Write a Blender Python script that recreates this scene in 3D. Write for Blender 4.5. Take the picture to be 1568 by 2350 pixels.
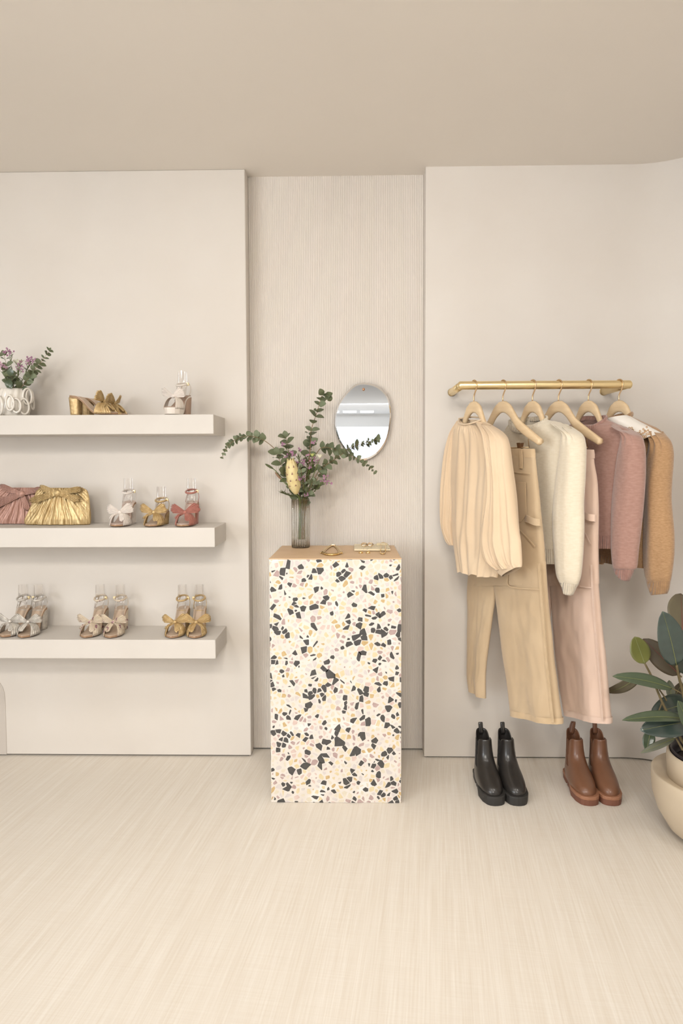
import bpy, bmesh, math, random
import numpy as np
from mathutils import Vector, Matrix, noise

for o in list(bpy.data.objects): bpy.data.objects.remove(o, do_unlink=True)
SC = bpy.context.scene
COL = SC.collection
PI = math.pi

# ------------------------------------------------------------------ camera
CAM_D, CAM_H, FPX = 2.9374, 1.30, 1567.0
YAW, PITCH, ROLL, PPY = 0.0202, 0.0533, -0.0036, 1142.65
_fw = np.array([-math.sin(YAW)*math.cos(PITCH), math.cos(YAW)*math.cos(PITCH), -math.sin(PITCH)])
_r = np.array([math.cos(YAW), math.sin(YAW), 0.0]); _u = np.cross(_r, _fw)
_R = _r*math.cos(ROLL)+_u*math.sin(ROLL); _U = -_r*math.sin(ROLL)+_u*math.cos(ROLL)
CAM = np.array([0.0, -CAM_D, CAM_H])
cd = bpy.data.cameras.new('camera'); cam = bpy.data.objects.new('camera', cd); COL.objects.link(cam)
cd.sensor_width = 36.0; cd.lens = FPX/2350*36.0; cd.shift_y = -(1175-PPY)/2350
cd.clip_start = 0.05; cd.clip_end = 100
M = Matrix.Identity(4)
for k in range(3):
    M[k][0], M[k][1], M[k][2], M[k][3] = _R[k], _U[k], -_fw[k], CAM[k]
cam.matrix_world = M
SC.camera = cam

def ray(px, py):
    return _fw + _R*(px-784)/FPX - _U*(py-PPY)/FPX
def at(px, py, Y):
    "the place in the shop, at distance Y from the wall plane, that shows at this spot of the photograph"
    d = ray(px, py); return CAM + d*((Y+CAM_D)/d[1])
def atz(px, py, z):
    d = ray(px, py); return CAM + d*((z-CAM_H)/d[2])

# ------------------------------------------------------------------ world, light, exposure
SC.view_settings.view_transform = 'Standard'; SC.view_settings.look = 'None'
SC.view_settings.gamma = 1.0; SC.view_settings.use_curve_mapping = False
SC.view_settings.exposure = -0.19
SC.cycles.use_adaptive_sampling = True; SC.cycles.adaptive_threshold = 0.25; SC.cycles.max_bounces = 6; SC.cycles.diffuse_bounces = 3; SC.cycles.glossy_bounces = 3; SC.cycles.transmission_bounces = 4
SC.cycles.transparent_max_bounces = 40; SC.cycles.caustics_reflective = False; SC.cycles.caustics_refractive = False
w = bpy.data.worlds.new('sky'); SC.world = w; w.use_nodes = True
bg = w.node_tree.nodes['Background']; bg.inputs[0].default_value = (0.80, 0.88, 1.0, 1); bg.inputs[1].default_value = 0.95

def area(name, loc, target, sx, sy, power, col, spread=180):
    l = bpy.data.lights.new(name, 'AREA'); l.shape = 'RECTANGLE'; l.size = sx; l.size_y = sy
    l.energy = power; l.color = col; l.spread = math.radians(spread)
    o = bpy.data.objects.new(name, l); COL.objects.link(o); o.location = loc
    o.rotation_euler = (Vector(target)-Vector(loc)).to_track_quat('-Z', 'Y').to_euler()
    return o
# daylight through the long shop window on the left and the glazed shop front far behind the camera
area('daylight_side', (-3.55, -4.2, 1.45), (0.4, -1.2, 0.9), 2.6, 2.0, 130, (0.93, 0.96, 1.0))
area('daylight_front', (-0.9, -14.8, 1.2), (-0.9, 0, 1.2), 4.4, 2.0, 26, (0.90, 0.95, 1.0))
area('far_room_fill', (-0.6, -11.5, 2.50), (-0.6, -12.6, 0), 3.4, 0.25, 150, (0.95, 0.97, 1.0))  # added lamp without a fixture, brightens the far ceiling and header
WARM = (1.0, 0.96, 0.90)
def spot(name, loc, target, power, angle=80, blend=1.0, radius=0.2, col=WARM):
    l = bpy.data.lights.new(name, 'SPOT'); l.energy = power; l.color = col
    l.spot_size = math.radians(angle); l.spot_blend = blend; l.shadow_soft_size = radius
    o = bpy.data.objects.new(name, l); COL.objects.link(o); o.location = loc
    o.rotation_euler = (Vector(target)-Vector(loc)).to_track_quat('-Z', 'Y').to_euler()
    return o
# ceiling spotlights, then added unseen downlights to brighten floor and wall: x, y, target, power, cone, label (built with the room)
LAMPS = [(-1.45, -3.6, (-1.1, 0, 1.05), 78, 84, 'white ceiling spotlight aimed at the shoe shelves'),
         (-0.25, -3.7, (-0.15, 0, 1.0), 76, 84, 'white ceiling spotlight aimed at the terrazzo plinth'),
         (0.40, -3.6, (0.85, 0, 1.0), 104, 84, 'white ceiling spotlight aimed at the clothes rail'),
         (-1.25, -1.75, (-1.25, -1.35, 0), 28, 125, 'added white ceiling downlight brightening the floor before the shelves'),
         (-0.10, -1.75, (-0.10, -1.35, 0), 30, 125, 'added white ceiling downlight brightening the floor before the plinth'),
         (0.95, -1.75, (0.95, -1.35, 0), 29, 125, 'added white ceiling downlight brightening the floor before the rail'),
         (-0.10, -5.0, (-0.10, -3.0, 0), 92, 140, 'added white fill downlight behind the camera position')]

# ------------------------------------------------------------------ helpers
def lin(r, g, b):
    f = lambda c: (c/255/12.92) if c/255 <= 0.04045 else ((c/255+0.055)/1.055)**2.4
    return (f(r), f(g), f(b), 1.0)
MATS = {}
def mat(name, c1, c2=None, rough=0.6, metal=0.0, scale=8.0, stretch=(1, 1, 1), rot=(0, 0, 0), detail=4.0, contrast=1.0,
        bump=0.0, bscale=None, bstretch=None, bdist=0.01, sheen=0.0, coat=0.0, spec=None, trans=0.0, ior=None, alpha=1.0, emit=None, estr=0.0,
        wave=None, subsurf=0.0, c3=None, c3scale=30.0, c3lo=0.6, c3hi=0.66):
    m = bpy.data.materials.new(name); m.use_nodes = True; MATS[name] = m
    nt = m.node_tree; N = nt.nodes; L = nt.links; b = N['Principled BSDF']
    b.inputs['Base Color'].default_value = c1; b.inputs['Roughness'].default_value = rough; b.inputs['Metallic'].default_value = metal
    if sheen: b.inputs['Sheen Weight'].default_value = sheen; b.inputs['Sheen Roughness'].default_value = 0.5
    if coat: b.inputs['Coat Weight'].default_value = coat; b.inputs['Coat Roughness'].default_value = 0.15
    if spec is not None: b.inputs['Specular IOR Level'].default_value = spec
    if trans: b.inputs['Transmission Weight'].default_value = trans
    if ior: b.inputs['IOR'].default_value = ior
    if alpha < 1: b.inputs['Alpha'].default_value = alpha
    if subsurf: b.inputs['Subsurface Weight'].default_value = subsurf; b.inputs['Subsurface Radius'].default_value = (.01, .008, .005)
    if emit: b.inputs['Emission Color'].default_value = emit; b.inputs['Emission Strength'].default_value = estr
    tc = N.new('ShaderNodeTexCoord')
    def noise_node(sc, st, ro, det):
        mp = N.new('ShaderNodeMapping'); mp.inputs['Scale'].default_value = st; mp.inputs['Rotation'].default_value = ro
        L.new(tc.outputs['Object'], mp.inputs['Vector'])
        n = N.new('ShaderNodeTexNoise'); n.inputs['Scale'].default_value = sc; n.inputs['Detail'].default_value = det
        L.new(mp.outputs['Vector'], n.inputs['Vector']); return n
    colout = None
    if c2 is not None:
        n = noise_node(scale, stretch, rot, detail)
        rmp = N.new('ShaderNodeValToRGB'); h = 0.22/contrast
        rmp.color_ramp.elements[0].position = max(0, 0.5-h); rmp.color_ramp.elements[1].position = min(1, 0.5+h)
        rmp.color_ramp.elements[0].color = c1; rmp.color_ramp.elements[1].color = c2
        L.new(n.outputs['Fac'], rmp.inputs['Fac']); colout = rmp.outputs['Color']
    if c3 is not None:
        n3 = noise_node(c3scale, (1, 1, 1), (0, 0, 0), 2.0)
        r3 = N.new('ShaderNodeValToRGB'); r3.color_ramp.elements[0].position = c3lo; r3.color_ramp.elements[1].position = c3hi
        L.new(n3.outputs['Fac'], r3.inputs['Fac'])
        mx = N.new('ShaderNodeMix'); mx.data_type = 'RGBA'
        L.new(r3.outputs['Color'], mx.inputs['Factor']); mx.inputs['B'].default_value = c3; mx.inputs['A'].default_value = c1
        if colout: L.new(colout, mx.inputs['A'])
        colout = mx.outputs['Result']
    if colout: L.new(colout, b.inputs['Base Color'])
    if bump:
        bn = N.new('ShaderNodeBump'); bn.inputs['Strength'].default_value = bump; bn.inputs['Distance'].default_value = bdist
        if wave:
            mp = N.new('ShaderNodeMapping'); mp.inputs['Rotation'].default_value = wave[2] if len(wave) > 2 else (0, 0, 0)
            L.new(tc.outputs['Object'], mp.inputs['Vector'])
            wv = N.new('ShaderNodeTexWave'); wv.bands_direction = wave[0]; wv.inputs['Scale'].default_value = wave[1]
            wv.inputs['Distortion'].default_value = 0.6; wv.inputs['Detail'].default_value = 1.0
            L.new(mp.outputs['Vector'], wv.inputs['Vector']); L.new(wv.outputs['Fac'], bn.inputs['Height'])
        else:
            nb = noise_node(bscale or scale, bstretch or stretch, rot, 5.0); L.new(nb.outputs['Fac'], bn.inputs['Height'])
        L.new(bn.outputs['Normal'], b.inputs['Normal'])
    return m
def clear_mat(name, tint, opacity, rough=0.05, edge=0.5, rim=None):
    "thin clear sheet: see-through with a gloss that grows towards its edges"
    m = bpy.data.materials.new(name); m.use_nodes = True; MATS[name] = m
    nt = m.node_tree; N = nt.nodes; L = nt.links; N.remove(N['Principled BSDF']); out = N['Material Output']
    t = N.new('ShaderNodeBsdfTransparent'); t.inputs['Color'].default_value = tint
    g = N.new('ShaderNodeBsdfGlossy'); g.inputs['Roughness'].default_value = rough; g.inputs['Color'].default_value = (1, 1, 1, 1)
    lw = N.new('ShaderNodeLayerWeight'); lw.inputs['Blend'].default_value = edge
    if rim:
        l2 = N.new('ShaderNodeLayerWeight'); l2.inputs['Blend'].default_value = 0.5
        mc_ = N.new('ShaderNodeMix'); mc_.data_type = 'RGBA'; mc_.inputs['A'].default_value = tint; mc_.inputs['B'].default_value = rim
        rp2 = N.new('ShaderNodeValToRGB'); rp2.color_ramp.elements[0].position = 0.55; rp2.color_ramp.elements[1].position = 0.95
        L.new(l2.outputs['Facing'], rp2.inputs['Fac']); L.new(rp2.outputs['Color'], mc_.inputs['Factor']); L.new(mc_.outputs['Result'], t.inputs['Color'])
    mm = N.new('ShaderNodeMath'); mm.operation = 'MULTIPLY_ADD'; mm.inputs[1].default_value = 0.55; mm.inputs[2].default_value = opacity
    L.new(lw.outputs['Fresnel'], mm.inputs[0])
    mx = N.new('ShaderNodeMixShader'); L.new(mm.outputs['Value'], mx.inputs['Fac']); L.new(t.outputs[0], mx.inputs[1]); L.new(g.outputs[0], mx.inputs[2])
    L.new(mx.outputs[0], out.inputs['Surface']); return m

class MB:
    def __init__(s): s.v = []; s.f = []
    def grid(s, P, cu=False, cv=False):
        P = np.asarray(P, float); nu, nv = P.shape[:2]; b = len(s.v); s.v += [tuple(q) for q in P.reshape(-1, 3)]
        for i in range(nu if cu else nu-1):
            for j in range(nv if cv else nv-1):
                i2, j2 = (i+1) % nu, (j+1) % nv
                s.f.append((b+i*nv+j, b+i*nv+j2, b+i2*nv+j2, b+i2*nv+j))
        return s
    def loft(s, rings, cap0=True, cap1=True):
        P = np.asarray(rings, float); b = len(s.v); nu, nv = P.shape[:2]; s.grid(P, False, True)
        if cap0: s.f.append(tuple(b+j for j in range(nv))[::-1])
        if cap1: s.f.append(tuple(b+(nu-1)*nv+j for j in range(nv)))
        return s
    def tube(s, path, r, n=8, caps=True, flat=None, up=None):
        P = np.asarray(path, float); m = len(P)
        rr = np.full(m, r, float) if np.isscalar(r) else np.asarray(r, float)
        T = np.gradient(P, axis=0); T /= np.linalg.norm(T, axis=1)[:, None]+1e-12
        a = np.array([0, 0, 1.0]) if up is None else np.asarray(up, float)
        if up is None and abs(T[0] @ a) > 0.9: a = np.array([1.0, 0, 0])
        rings = []; prev = a
        for i in range(m):
            q = prev if up is None else a
            u = q - T[i]*(q @ T[i]); u /= np.linalg.norm(u)+1e-12; w_ = np.cross(T[i], u); prev = u
            fl = 1.0 if flat is None else flat
            rings.append([P[i]+rr[i]*(fl*math.cos(2*PI*k/n)*u+math.sin(2*PI*k/n)*w_) for k in range(n)])
        return s.loft(rings, caps, caps)
    def box(s, lo, hi):
        b = len(s.v); (x0, y0, z0), (x1, y1, z1) = lo, hi
        s.v += [(x0,y0,z0),(x1,y0,z0),(x1,y1,z0),(x0,y1,z0),(x0,y0,z1),(x1,y0,z1),(x1,y1,z1),(x0,y1,z1)]
        s.f += [tuple(b+i for i in q) for q in ((3,2,1,0),(4,5,6,7),(0,1,5,4),(1,2,6,5),(2,3,7,6),(3,0,4,7))]
        return s
    def lathe(s, prof, n=32, c=(0, 0, 0), cap0=True, cap1=True):
        return s.loft([[(c[0]+r*math.cos(2*PI*k/n), c[1]+r*math.sin(2*PI*k/n), c[2]+z) for k in range(n)] for r, z in prof], cap0, cap1)
    def prism(s, poly, d):
        "poly: 3-D points of a flat outline, d: thickness vector"
        P = np.asarray(poly, float); return s.loft([P, P+np.asarray(d, float)])
    def xf(s, fn): s.v = [tuple(fn(np.array(q))) for q in s.v]; return s
    def build(s, name, m, parent=None, smooth=True, bevel=0, bseg=2, sub=0, solid=0, world=False, soff=0.0):
        me = bpy.data.meshes.new(name)
        V = s.v
        if world and parent is not None:
            l = Vector((0, 0, 0)); a = parent
            while a is not None: l = l+a.location; a = a.parent
            V = [(q[0]-l[0], q[1]-l[1], q[2]-l[2]) for q in V]
        me.from_pydata([tuple(map(float, q)) for q in V], [], s.f); me.update()
        bm = bmesh.new(); bm.from_mesh(me); bmesh.ops.remove_doubles(bm, verts=bm.verts, dist=1e-6); bmesh.ops.recalc_face_normals(bm, faces=bm.faces); bm.to_mesh(me); bm.free()
        me.materials.append(MATS[m] if isinstance(m, str) else m)
        if smooth: me.polygons.foreach_set('use_smooth', [True]*len(me.polygons))
        o = bpy.data.objects.new(name, me); COL.objects.link(o)
        if parent is not None: o.parent = parent
        if solid: md = o.modifiers.new('thickness', 'SOLIDIFY'); md.thickness = solid; md.offset = soff
        if bevel: md = o.modifiers.new('bevel', 'BEVEL'); md.width = bevel; md.segments = bseg; md.limit_method = 'ANGLE'; md.angle_limit = math.radians(40)
        if sub: md = o.modifiers.new('subsurf', 'SUBSURF'); md.levels = sub; md.render_levels = sub
        return o
def tag(o, label=None, cat=None, group=None, kind=None):
    if label: o['label'] = label
    if cat: o['category'] = cat
    if group: o['group'] = group
    if kind: o['kind'] = kind
    return o
def thing(name, label, cat, loc=(0, 0, 0), rz=0.0, group=None):
    o = bpy.data.objects.new(name, None); COL.objects.link(o); o.empty_display_size = 0.05
    o.location = tuple(map(float, loc)); o.rotation_euler = (0, 0, rz)
    return tag(o, label, cat, group)
def dup(o, parent=None):
    c = o.copy(); COL.objects.link(c); c.parent = parent
    for ch in list(o.children): dup(ch, c)
    return c
def smooth_path(pts, n=24):
    "Catmull-Rom through the points"
    P = np.asarray(pts, float); m = len(P)
    Q = np.vstack([2*P[0]-P[1], P, 2*P[-1]-P[-2]]); out = []
    for t in np.linspace(0, m-1, n):
        i = min(int(t), m-2); f = t-i; a, b, c, d = Q[i], Q[i+1], Q[i+2], Q[i+3]
        out.append(0.5*((2*b)+(-a+c)*f+(2*a-5*b+4*c-d)*f*f+(-a+3*b-3*c+d)*f**3))
    return np.array(out)
def rad(r0, r1, n): return np.linspace(r0, r1, n)

# ------------------------------------------------------------------ materials of the room
mat('plaster', (0.775, 0.722, 0.660, 1), (0.728, 0.668, 0.600, 1), rough=0.75, scale=2.4, detail=7, contrast=1.0, bump=0.05, bscale=9, bdist=0.006)
mat('plaster_shelf', (0.705, 0.660, 0.606, 1), (0.675, 0.628, 0.572, 1), rough=0.7, scale=5, detail=6, bump=0.06, bscale=14, bdist=0.004)
mat('plaster_ribbed', (0.765, 0.704, 0.634, 1), (0.730, 0.664, 0.588, 1), rough=0.8, scale=2.5, stretch=(1, 1, 0.6), detail=6, bump=0.05, bscale=30, bdist=0.003)
mat('ceiling_paint', (0.88, 0.82, 0.745, 1), (0.86, 0.80, 0.725, 1), rough=0.85, scale=1.5, detail=3)
mat('shadow_gap', (0.20, 0.18, 0.155, 1), rough=0.9)
def floor_material():
    m = bpy.data.materials.new('woven_floor'); m.use_nodes = True; MATS['woven_floor'] = m
    nt = m.node_tree; N = nt.nodes; L = nt.links; b = N['Principled BSDF']; b.inputs['Roughness'].default_value = 0.6
    b.inputs['Specular IOR Level'].default_value = 0.35
    tc = N.new('ShaderNodeTexCoord'); rt = N.new('ShaderNodeMapping'); rt.inputs['Rotation'].default_value = (0, 0, 0.118)
    L.new(tc.outputs['Object'], rt.inputs['Vector'])
    def streak(sx, sy, det):
        mp = N.new('ShaderNodeMapping'); mp.inputs['Scale'].default_value = (sx, sy, 1); L.new(rt.outputs['Vector'], mp.inputs['Vector'])
        n = N.new('ShaderNodeTexNoise'); n.inputs['Scale'].default_value = 1.0; n.inputs['Detail'].default_value = det; n.inputs['Roughness'].default_value = 0.6
        L.new(mp.outputs['Vector'], n.inputs['Vector']); return n.outputs['Fac']
    a, c, d = streak(190, 3.5, 2), streak(38, 1.3, 3), streak(6, 300, 1)
    def math_(op, x, y):
        q = N.new('ShaderNodeMath'); q.operation = op
        for i, v in enumerate((x, y)):
            if isinstance(v, (int, float)): q.inputs[i].default_value = v
            else: L.new(v, q.inputs[i])
        return q.outputs[0]
    s = math_('ADD', math_('ADD', math_('MULTIPLY', a, 0.50), math_('MULTIPLY', c, 0.33)), math_('MULTIPLY', d, 0.17))
    r = N.new('ShaderNodeValToRGB'); r.color_ramp.elements[0].position = 0.36; r.color_ramp.elements[1].position = 0.64
    r.color_ramp.elements[0].color = (0.735, 0.658, 0.560, 1); r.color_ramp.elements[1].color = (0.835, 0.780, 0.700, 1)
    L.new(s, r.inputs['Fac']); L.new(r.outputs['Color'], b.inputs['Base Color'])
    bn = N.new('ShaderNodeBump'); bn.inputs['Strength'].default_value = 0.15; bn.inputs['Distance'].default_value = 0.003
    L.new(s, bn.inputs['Height']); L.new(bn.outputs['Normal'], b.inputs['Normal'])
floor_material()
mat('white_paint', (0.80, 0.80, 0.80, 1), rough=0.7)
mat('grey_header', (0.80, 0.80, 0.79, 1), rough=0.7)
mat('lamp_white', (0.85, 0.85, 0.83, 1), rough=0.4)
mat('lamp_glow', (1, 1, 1, 1), emit=(1.0, 0.97, 0.92, 1), estr=6.0)
mat('lamp_glow_warm', (1, 1, 1, 1), emit=(1.0, 0.88, 0.72, 1), estr=8.0)
mat('grey_metal', (0.35, 0.35, 0.36, 1), rough=0.35, metal=1.0)
clear_mat('window_glass', (0.97, 0.985, 1.0, 1), 0.03, 0.02, 0.3)

# ------------------------------------------------------------------ the room
CEIL, XL, XR, NICHE = 2.5318, -0.4622, 0.2994, 0.081
ROOM_L, ROOM_R, ROOM_F = -3.7, 1.46, -15.0
def structure(o): o['kind'] = 'structure'; return o
GAP = 0.007
structure(MB().box((ROOM_L-.2, ROOM_F-.2, -0.1), (ROOM_R+.4, 0.4, 0)).build('floor', 'woven_floor', smooth=False))
structure(MB().box((ROOM_L-.2, -5.5, CEIL), (ROOM_R+.4, 0.4, CEIL+0.1)).build('ceiling', 'ceiling_paint', smooth=False))
structure(MB().box((ROOM_L-.2, ROOM_F-.2, CEIL), (ROOM_R+.4, -5.5, CEIL+0.1)).build('ceiling_front', 'white_paint', smooth=False))
structure(MB().box((ROOM_L, 0, GAP), (XL, 0.25, CEIL)).build('wall_left', 'plaster', smooth=False, bevel=0.004))
# right wall: flat beside the niche, then swept round into the side wall
def right_outline():
    x0, R = 1.16, 0.30
    pts = [(XR, 0.25), (XR, 0.0)] + [(x, 0.0) for x in np.linspace(XR+.1, x0, 6)]
    pts += [(x0+R*math.sin(a), -R+R*math.cos(a)) for a in np.linspace(0, PI/2, 25)[1:]]
    return pts + [(ROOM_R, -1.0), (ROOM_R, ROOM_F), (ROOM_R+.25, ROOM_F), (ROOM_R+.25, 0.25)]
q = [(x, y, GAP) for x, y in right_outline()]
o = structure(MB().prism(q, (0, 0, CEIL-GAP)).build('wall_right', 'plaster', smooth=True))
o.data.polygons.foreach_set('use_smooth', [abs(p.normal.z) < 0.5 and p.area > 0 for p in o.data.polygons])
md = o.modifiers.new('edges', 'EDGE_SPLIT'); md.split_angle = math.radians(30)
# ribbed niche wall
def rib_profile():
    pts = []; n = 98; wdt = (XR-XL)/n
    for i in range(n):
        x = XL+i*wdt
        pts += [(x, NICHE+.0022), (x+.22*wdt, NICHE+.0004), (x+.5*wdt, NICHE-.0012), (x+.78*wdt, NICHE+.0004)]
    return pts+[(XR, NICHE+.0022)]
rp = rib_profile()
structure(MB().grid([[(x, y, z) for x, y in rp] for z in np.linspace(GAP, CEIL, 12)]).build('wall_niche', 'plaster_ribbed', smooth=True))
structure(MB().box((XL-.1, NICHE+.03, -.02), (XR+.1, 0.25, CEIL)).build('wall_niche_core', 'shadow_gap', smooth=False))
for nm, lo, hi in (('trim_1', (ROOM_L, 0.012, 0), (XL-.012, 0.2, GAP+.002)), ('trim_2', (XR+.012, 0.012, 0), (1.3, 0.2, GAP+.002))):
    structure(MB().box(lo, hi).build(nm, 'shadow_gap', smooth=False))
# thin darker panel with a rounded corner, low at the left end of the wall
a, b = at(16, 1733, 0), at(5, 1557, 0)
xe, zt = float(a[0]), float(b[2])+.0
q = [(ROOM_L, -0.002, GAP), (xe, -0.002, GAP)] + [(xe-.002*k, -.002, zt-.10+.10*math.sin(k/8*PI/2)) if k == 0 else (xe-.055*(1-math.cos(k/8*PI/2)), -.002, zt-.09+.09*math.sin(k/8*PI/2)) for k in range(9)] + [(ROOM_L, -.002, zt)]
mat('dark_panel', (0.62, 0.56, 0.50, 1), (0.60, 0.54, 0.48, 1), rough=0.8, scale=4)
structure(MB().prism(q, (0, 0.0025, 0)).build('trim_3', 'dark_panel', smooth=False))

# far side of the shop: glazed front, header and side windows (seen only in the mirror)
structure(MB().box((ROOM_L-.2, ROOM_F-.15, 2.14), (ROOM_R+.3, ROOM_F, CEIL)).build('wall_front_header', 'grey_header', smooth=False))
structure(MB().box((ROOM_L-.2, ROOM_F-.15, 0), (ROOM_R+.3, ROOM_F, 0.12)).build('wall_front_sill', 'white_paint', smooth=False))
wf = structure(bpy.data.objects.new('window_1', None)); COL.objects.link(wf)
wf.location = (0, ROOM_F-.07, 0.12)
for k in range(4):
    x0 = ROOM_L+k*1.29; x1 = x0+1.29
    MB().box((x0+.03, -.005, .03), (x1-.03, .005, 1.99)).build('pane', 'window_glass', wf, smooth=False)
    MB().box((x0-.03, -.03, 0), (x0+.03, .03, 2.02)).build('window_frame', 'white_paint', wf, smooth=False)
# left wall of the shop with its window opening
for nm, lo, hi in (('wall_side_back', (ROOM_L-.2, -2.85, 0), (ROOM_L, 0.25, CEIL)), ('wall_side_front', (ROOM_L-.2, ROOM_F, 0), (ROOM_L, -5.6, CEIL)),
                   ('wall_side_sill', (ROOM_L-.2, -5.6, 0), (ROOM_L, -2.85, 0.42)), ('wall_side_header', (ROOM_L-.2, -5.6, 2.46), (ROOM_L, -2.85, CEIL))):
    structure(MB().box(lo, hi).build(nm, 'white_paint', smooth=False))
ws = structure(bpy.data.objects.new('window_2', None)); COL.objects.link(ws); ws.location = (ROOM_L-.1, -5.6, 0.42)
MB().box((-.005, 0, 0), (.005, 2.75, 2.04)).build('pane', 'window_glass', ws, smooth=False)
for y in (0, 0.9, 1.8, 2.7): MB().box((-.03, y, 0), (.03, y+.05, 2.04)).build('window_frame', 'white_paint', ws, smooth=False)
# ceiling spotlights aimed at the display wall, plus the added brightening downlights
def ceiling_spot(x, y, target, power, label, angle=85):
    t = thing('ceiling_spotlight', label, 'spotlight', (x, y, CEIL), group='ceiling spotlights')
    MB().lathe([(.012, 0), (.05, 0), (.05, -.01), (.012, -.01)], 20).build('base', 'lamp_white', t)
    d = Vector(target)-Vector((x, y, CEIL-.09)); d.normalize(); d = np.array(d); c = np.array([0, 0, -.09])
    MB().tube([(0, 0, -.01), (0, 0, -.05), c], .009, 8).build('stem', 'lamp_white', t)
    MB().tube([c-d*.06, c-d*.058, c+d*.058, c+d*.06], [.03, .036, .04, .04], 20).build('housing', 'lamp_white', t)
    MB().tube([c+d*.0605, c+d*.062], [.034, .034], 20).build('lens', 'lamp_glow_warm', t)
    spot('spot_lamp', tuple(np.array([x, y, CEIL])+c+d*.08), target, power, angle)
for x, y, tg, pw, an, lb in LAMPS: ceiling_spot(x, y, tg, pw, lb, an)
for k in range(3):
    t = thing('linear_ceiling_light', 'white linear ceiling light near the shop front, %s of three in a line' % ('first', 'middle', 'last')[k], 'ceiling light', (-.55+k*.42, -13.6, CEIL), group='linear ceiling lights')
    MB().box((-.17, -.05, -.045), (.17, .05, 0)).build('housing', 'lamp_white', t, smooth=False, bevel=.004)
    MB().box((-.16, -.04, -.05), (.16, .04, -.045)).build('diffuser', 'lamp_glow', t, smooth=False)

# ------------------------------------------------------------------ shelves
SHELF_Z = (1.4882, 1.0386, 0.5855); SHELF_D = 0.2382
for z, zb, xe, lb in ((SHELF_Z[0], 1.411, -.5593, 'topmost thick cream plaster shelf, holding the white ceramic vase'),
                      (SHELF_Z[1], .9602, -.5605, 'middle thick cream plaster shelf, holding the pleated clutch bags'),
                      (SHELF_Z[2], .5084, -.5634, 'lowest thick cream plaster shelf, holding three pairs of sandals')):
    o = MB().box((-2.6, -SHELF_D, zb), (xe, 0.0, z)).build('floating_shelf', 'plaster_shelf', smooth=False, bevel=0.0025)
    tag(o, lb, 'shelf', 'plaster wall shelves')

# ------------------------------------------------------------------ terrazzo plinth
mat('terrazzo_base', lin(233, 226, 217), lin(225, 216, 206), rough=0.35, scale=14, detail=3, c3=lin(236, 231, 225), c3scale=9)
CHIP = {'chip_black': (lin(84, 82, 80), lin(70, 68, 67)), 'chip_ochre': (lin(212, 186, 138), lin(194, 162, 112)), 'chip_straw': (lin(228, 212, 175), lin(220, 202, 162)),
        'chip_sand': (lin(227, 217, 198), lin(220, 210, 190)), 'chip_mauve': (lin(192, 168, 162), lin(174, 148, 144)), 'chip_lilac': (lin(220, 211, 206), lin(210, 201, 197)),
        'chip_blush': (lin(223, 204, 194), lin(211, 184, 174))}
for k, (a, b) in CHIP.items(): mat(k, a, b, rough=0.35, scale=60, detail=3)
CHIP_NAMES = list(CHIP); CHIP_W = [.265, .095, .175, .145, .105, .125, .09]
def clip(poly, p, n):
    "keep the part of the polygon where (q-p).n <= 0"
    out = []
    for i in range(len(poly)):
        a, b = poly[i], poly[(i+1) % len(poly)]; da, db = (a-p) @ n, (b-p) @ n
        if da <= 0: out.append(a)
        if da*db < 0: out.append(a+(b-a)*(da/(da-db)))
    return out
def make_chips(wd, ht, rng, spacing):
    n = int(wd*ht/spacing**2); pts = []
    tries = 0
    while len(pts) < n and tries < 60000:
        tries += 1; q = rng.random(2)*[wd+.03, ht+.03]-.015
        r = spacing*rng.uniform(.50, .95)
        if all((q[0]-s[0])**2+(q[1]-s[1])**2 > r*r for s in pts): pts.append(q)
    P = np.array(pts); res = []
    for i, p in enumerate(P):
        d = np.linalg.norm(P-p, axis=1); near = np.argsort(d)[1:16]
        R = spacing*1.1
        poly = [p+R*np.array([math.cos(a), math.sin(a)]) for a in np.linspace(0, 2*PI, 13)[:-1]]
        gap = rng.uniform(.0004, .0017)
        for j in near:
            nrm = (P[j]-p)/d[j]; poly = clip(poly, p+nrm*(d[j]/2-gap), nrm)
            if len(poly) < 3: break
        for nrm, lim in ((np.array([1., 0]), wd), (np.array([0, 1.]), ht)):
            if len(poly) >= 3: poly = clip(poly, nrm*(lim-.0006), nrm)
            if len(poly) >= 3: poly = clip(poly, nrm*.0006, -nrm)
        if len(poly) < 3: continue
        # chop corners and sides so the chip reads as a broken stone, sometimes a sliver
        c = np.mean(poly, axis=0)
        th = rng.random()*PI; ax = np.array([math.cos(th), math.sin(th)]); k = rng.choice([1.0, .85, .65, .4], p=[.42, .28, .2, .1])
        s = rng.uniform(.72, 1.0)*(1 if rng.random() > .12 else .5)
        poly = [c+s*((q-c)-ax*((q-c) @ ax)*(1-k)) for q in poly]
        for _ in range(2):
            a = rng.random()*2*PI; nrm = np.array([math.cos(a), math.sin(a)]); m_ = max((q-c) @ nrm for q in poly)
            poly = clip(poly, c+nrm*m_*rng.uniform(.55, .95), nrm)
        # drop near-duplicate corners
        pl = [poly[0]]
        for q in poly[1:]:
            if np.linalg.norm(q-pl[-1]) > .0015: pl.append(q)
        if len(pl) < 3: continue
        pl = np.array(pl); x, y = pl[:, 0], pl[:, 1]; ar = abs(np.dot(x, np.roll(y, -1))-np.dot(y, np.roll(x, -1)))/2
        if ar > 4e-6:
            ci = int(rng.choice(len(CHIP_NAMES), p=CHIP_W))
            if ci == 0: c = pl.mean(0); pl = c+(pl-c)*rng.uniform(1.1, 1.45)
            pl = np.clip(pl, .0006, [wd-.0006, ht-.0006]); res.append((ar, pl, ci))
    return res
PX0, PX1, PY0, PZ = -0.3242, 0.1721, -0.3997, 0.9385
PDEP = 0.40
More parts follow.
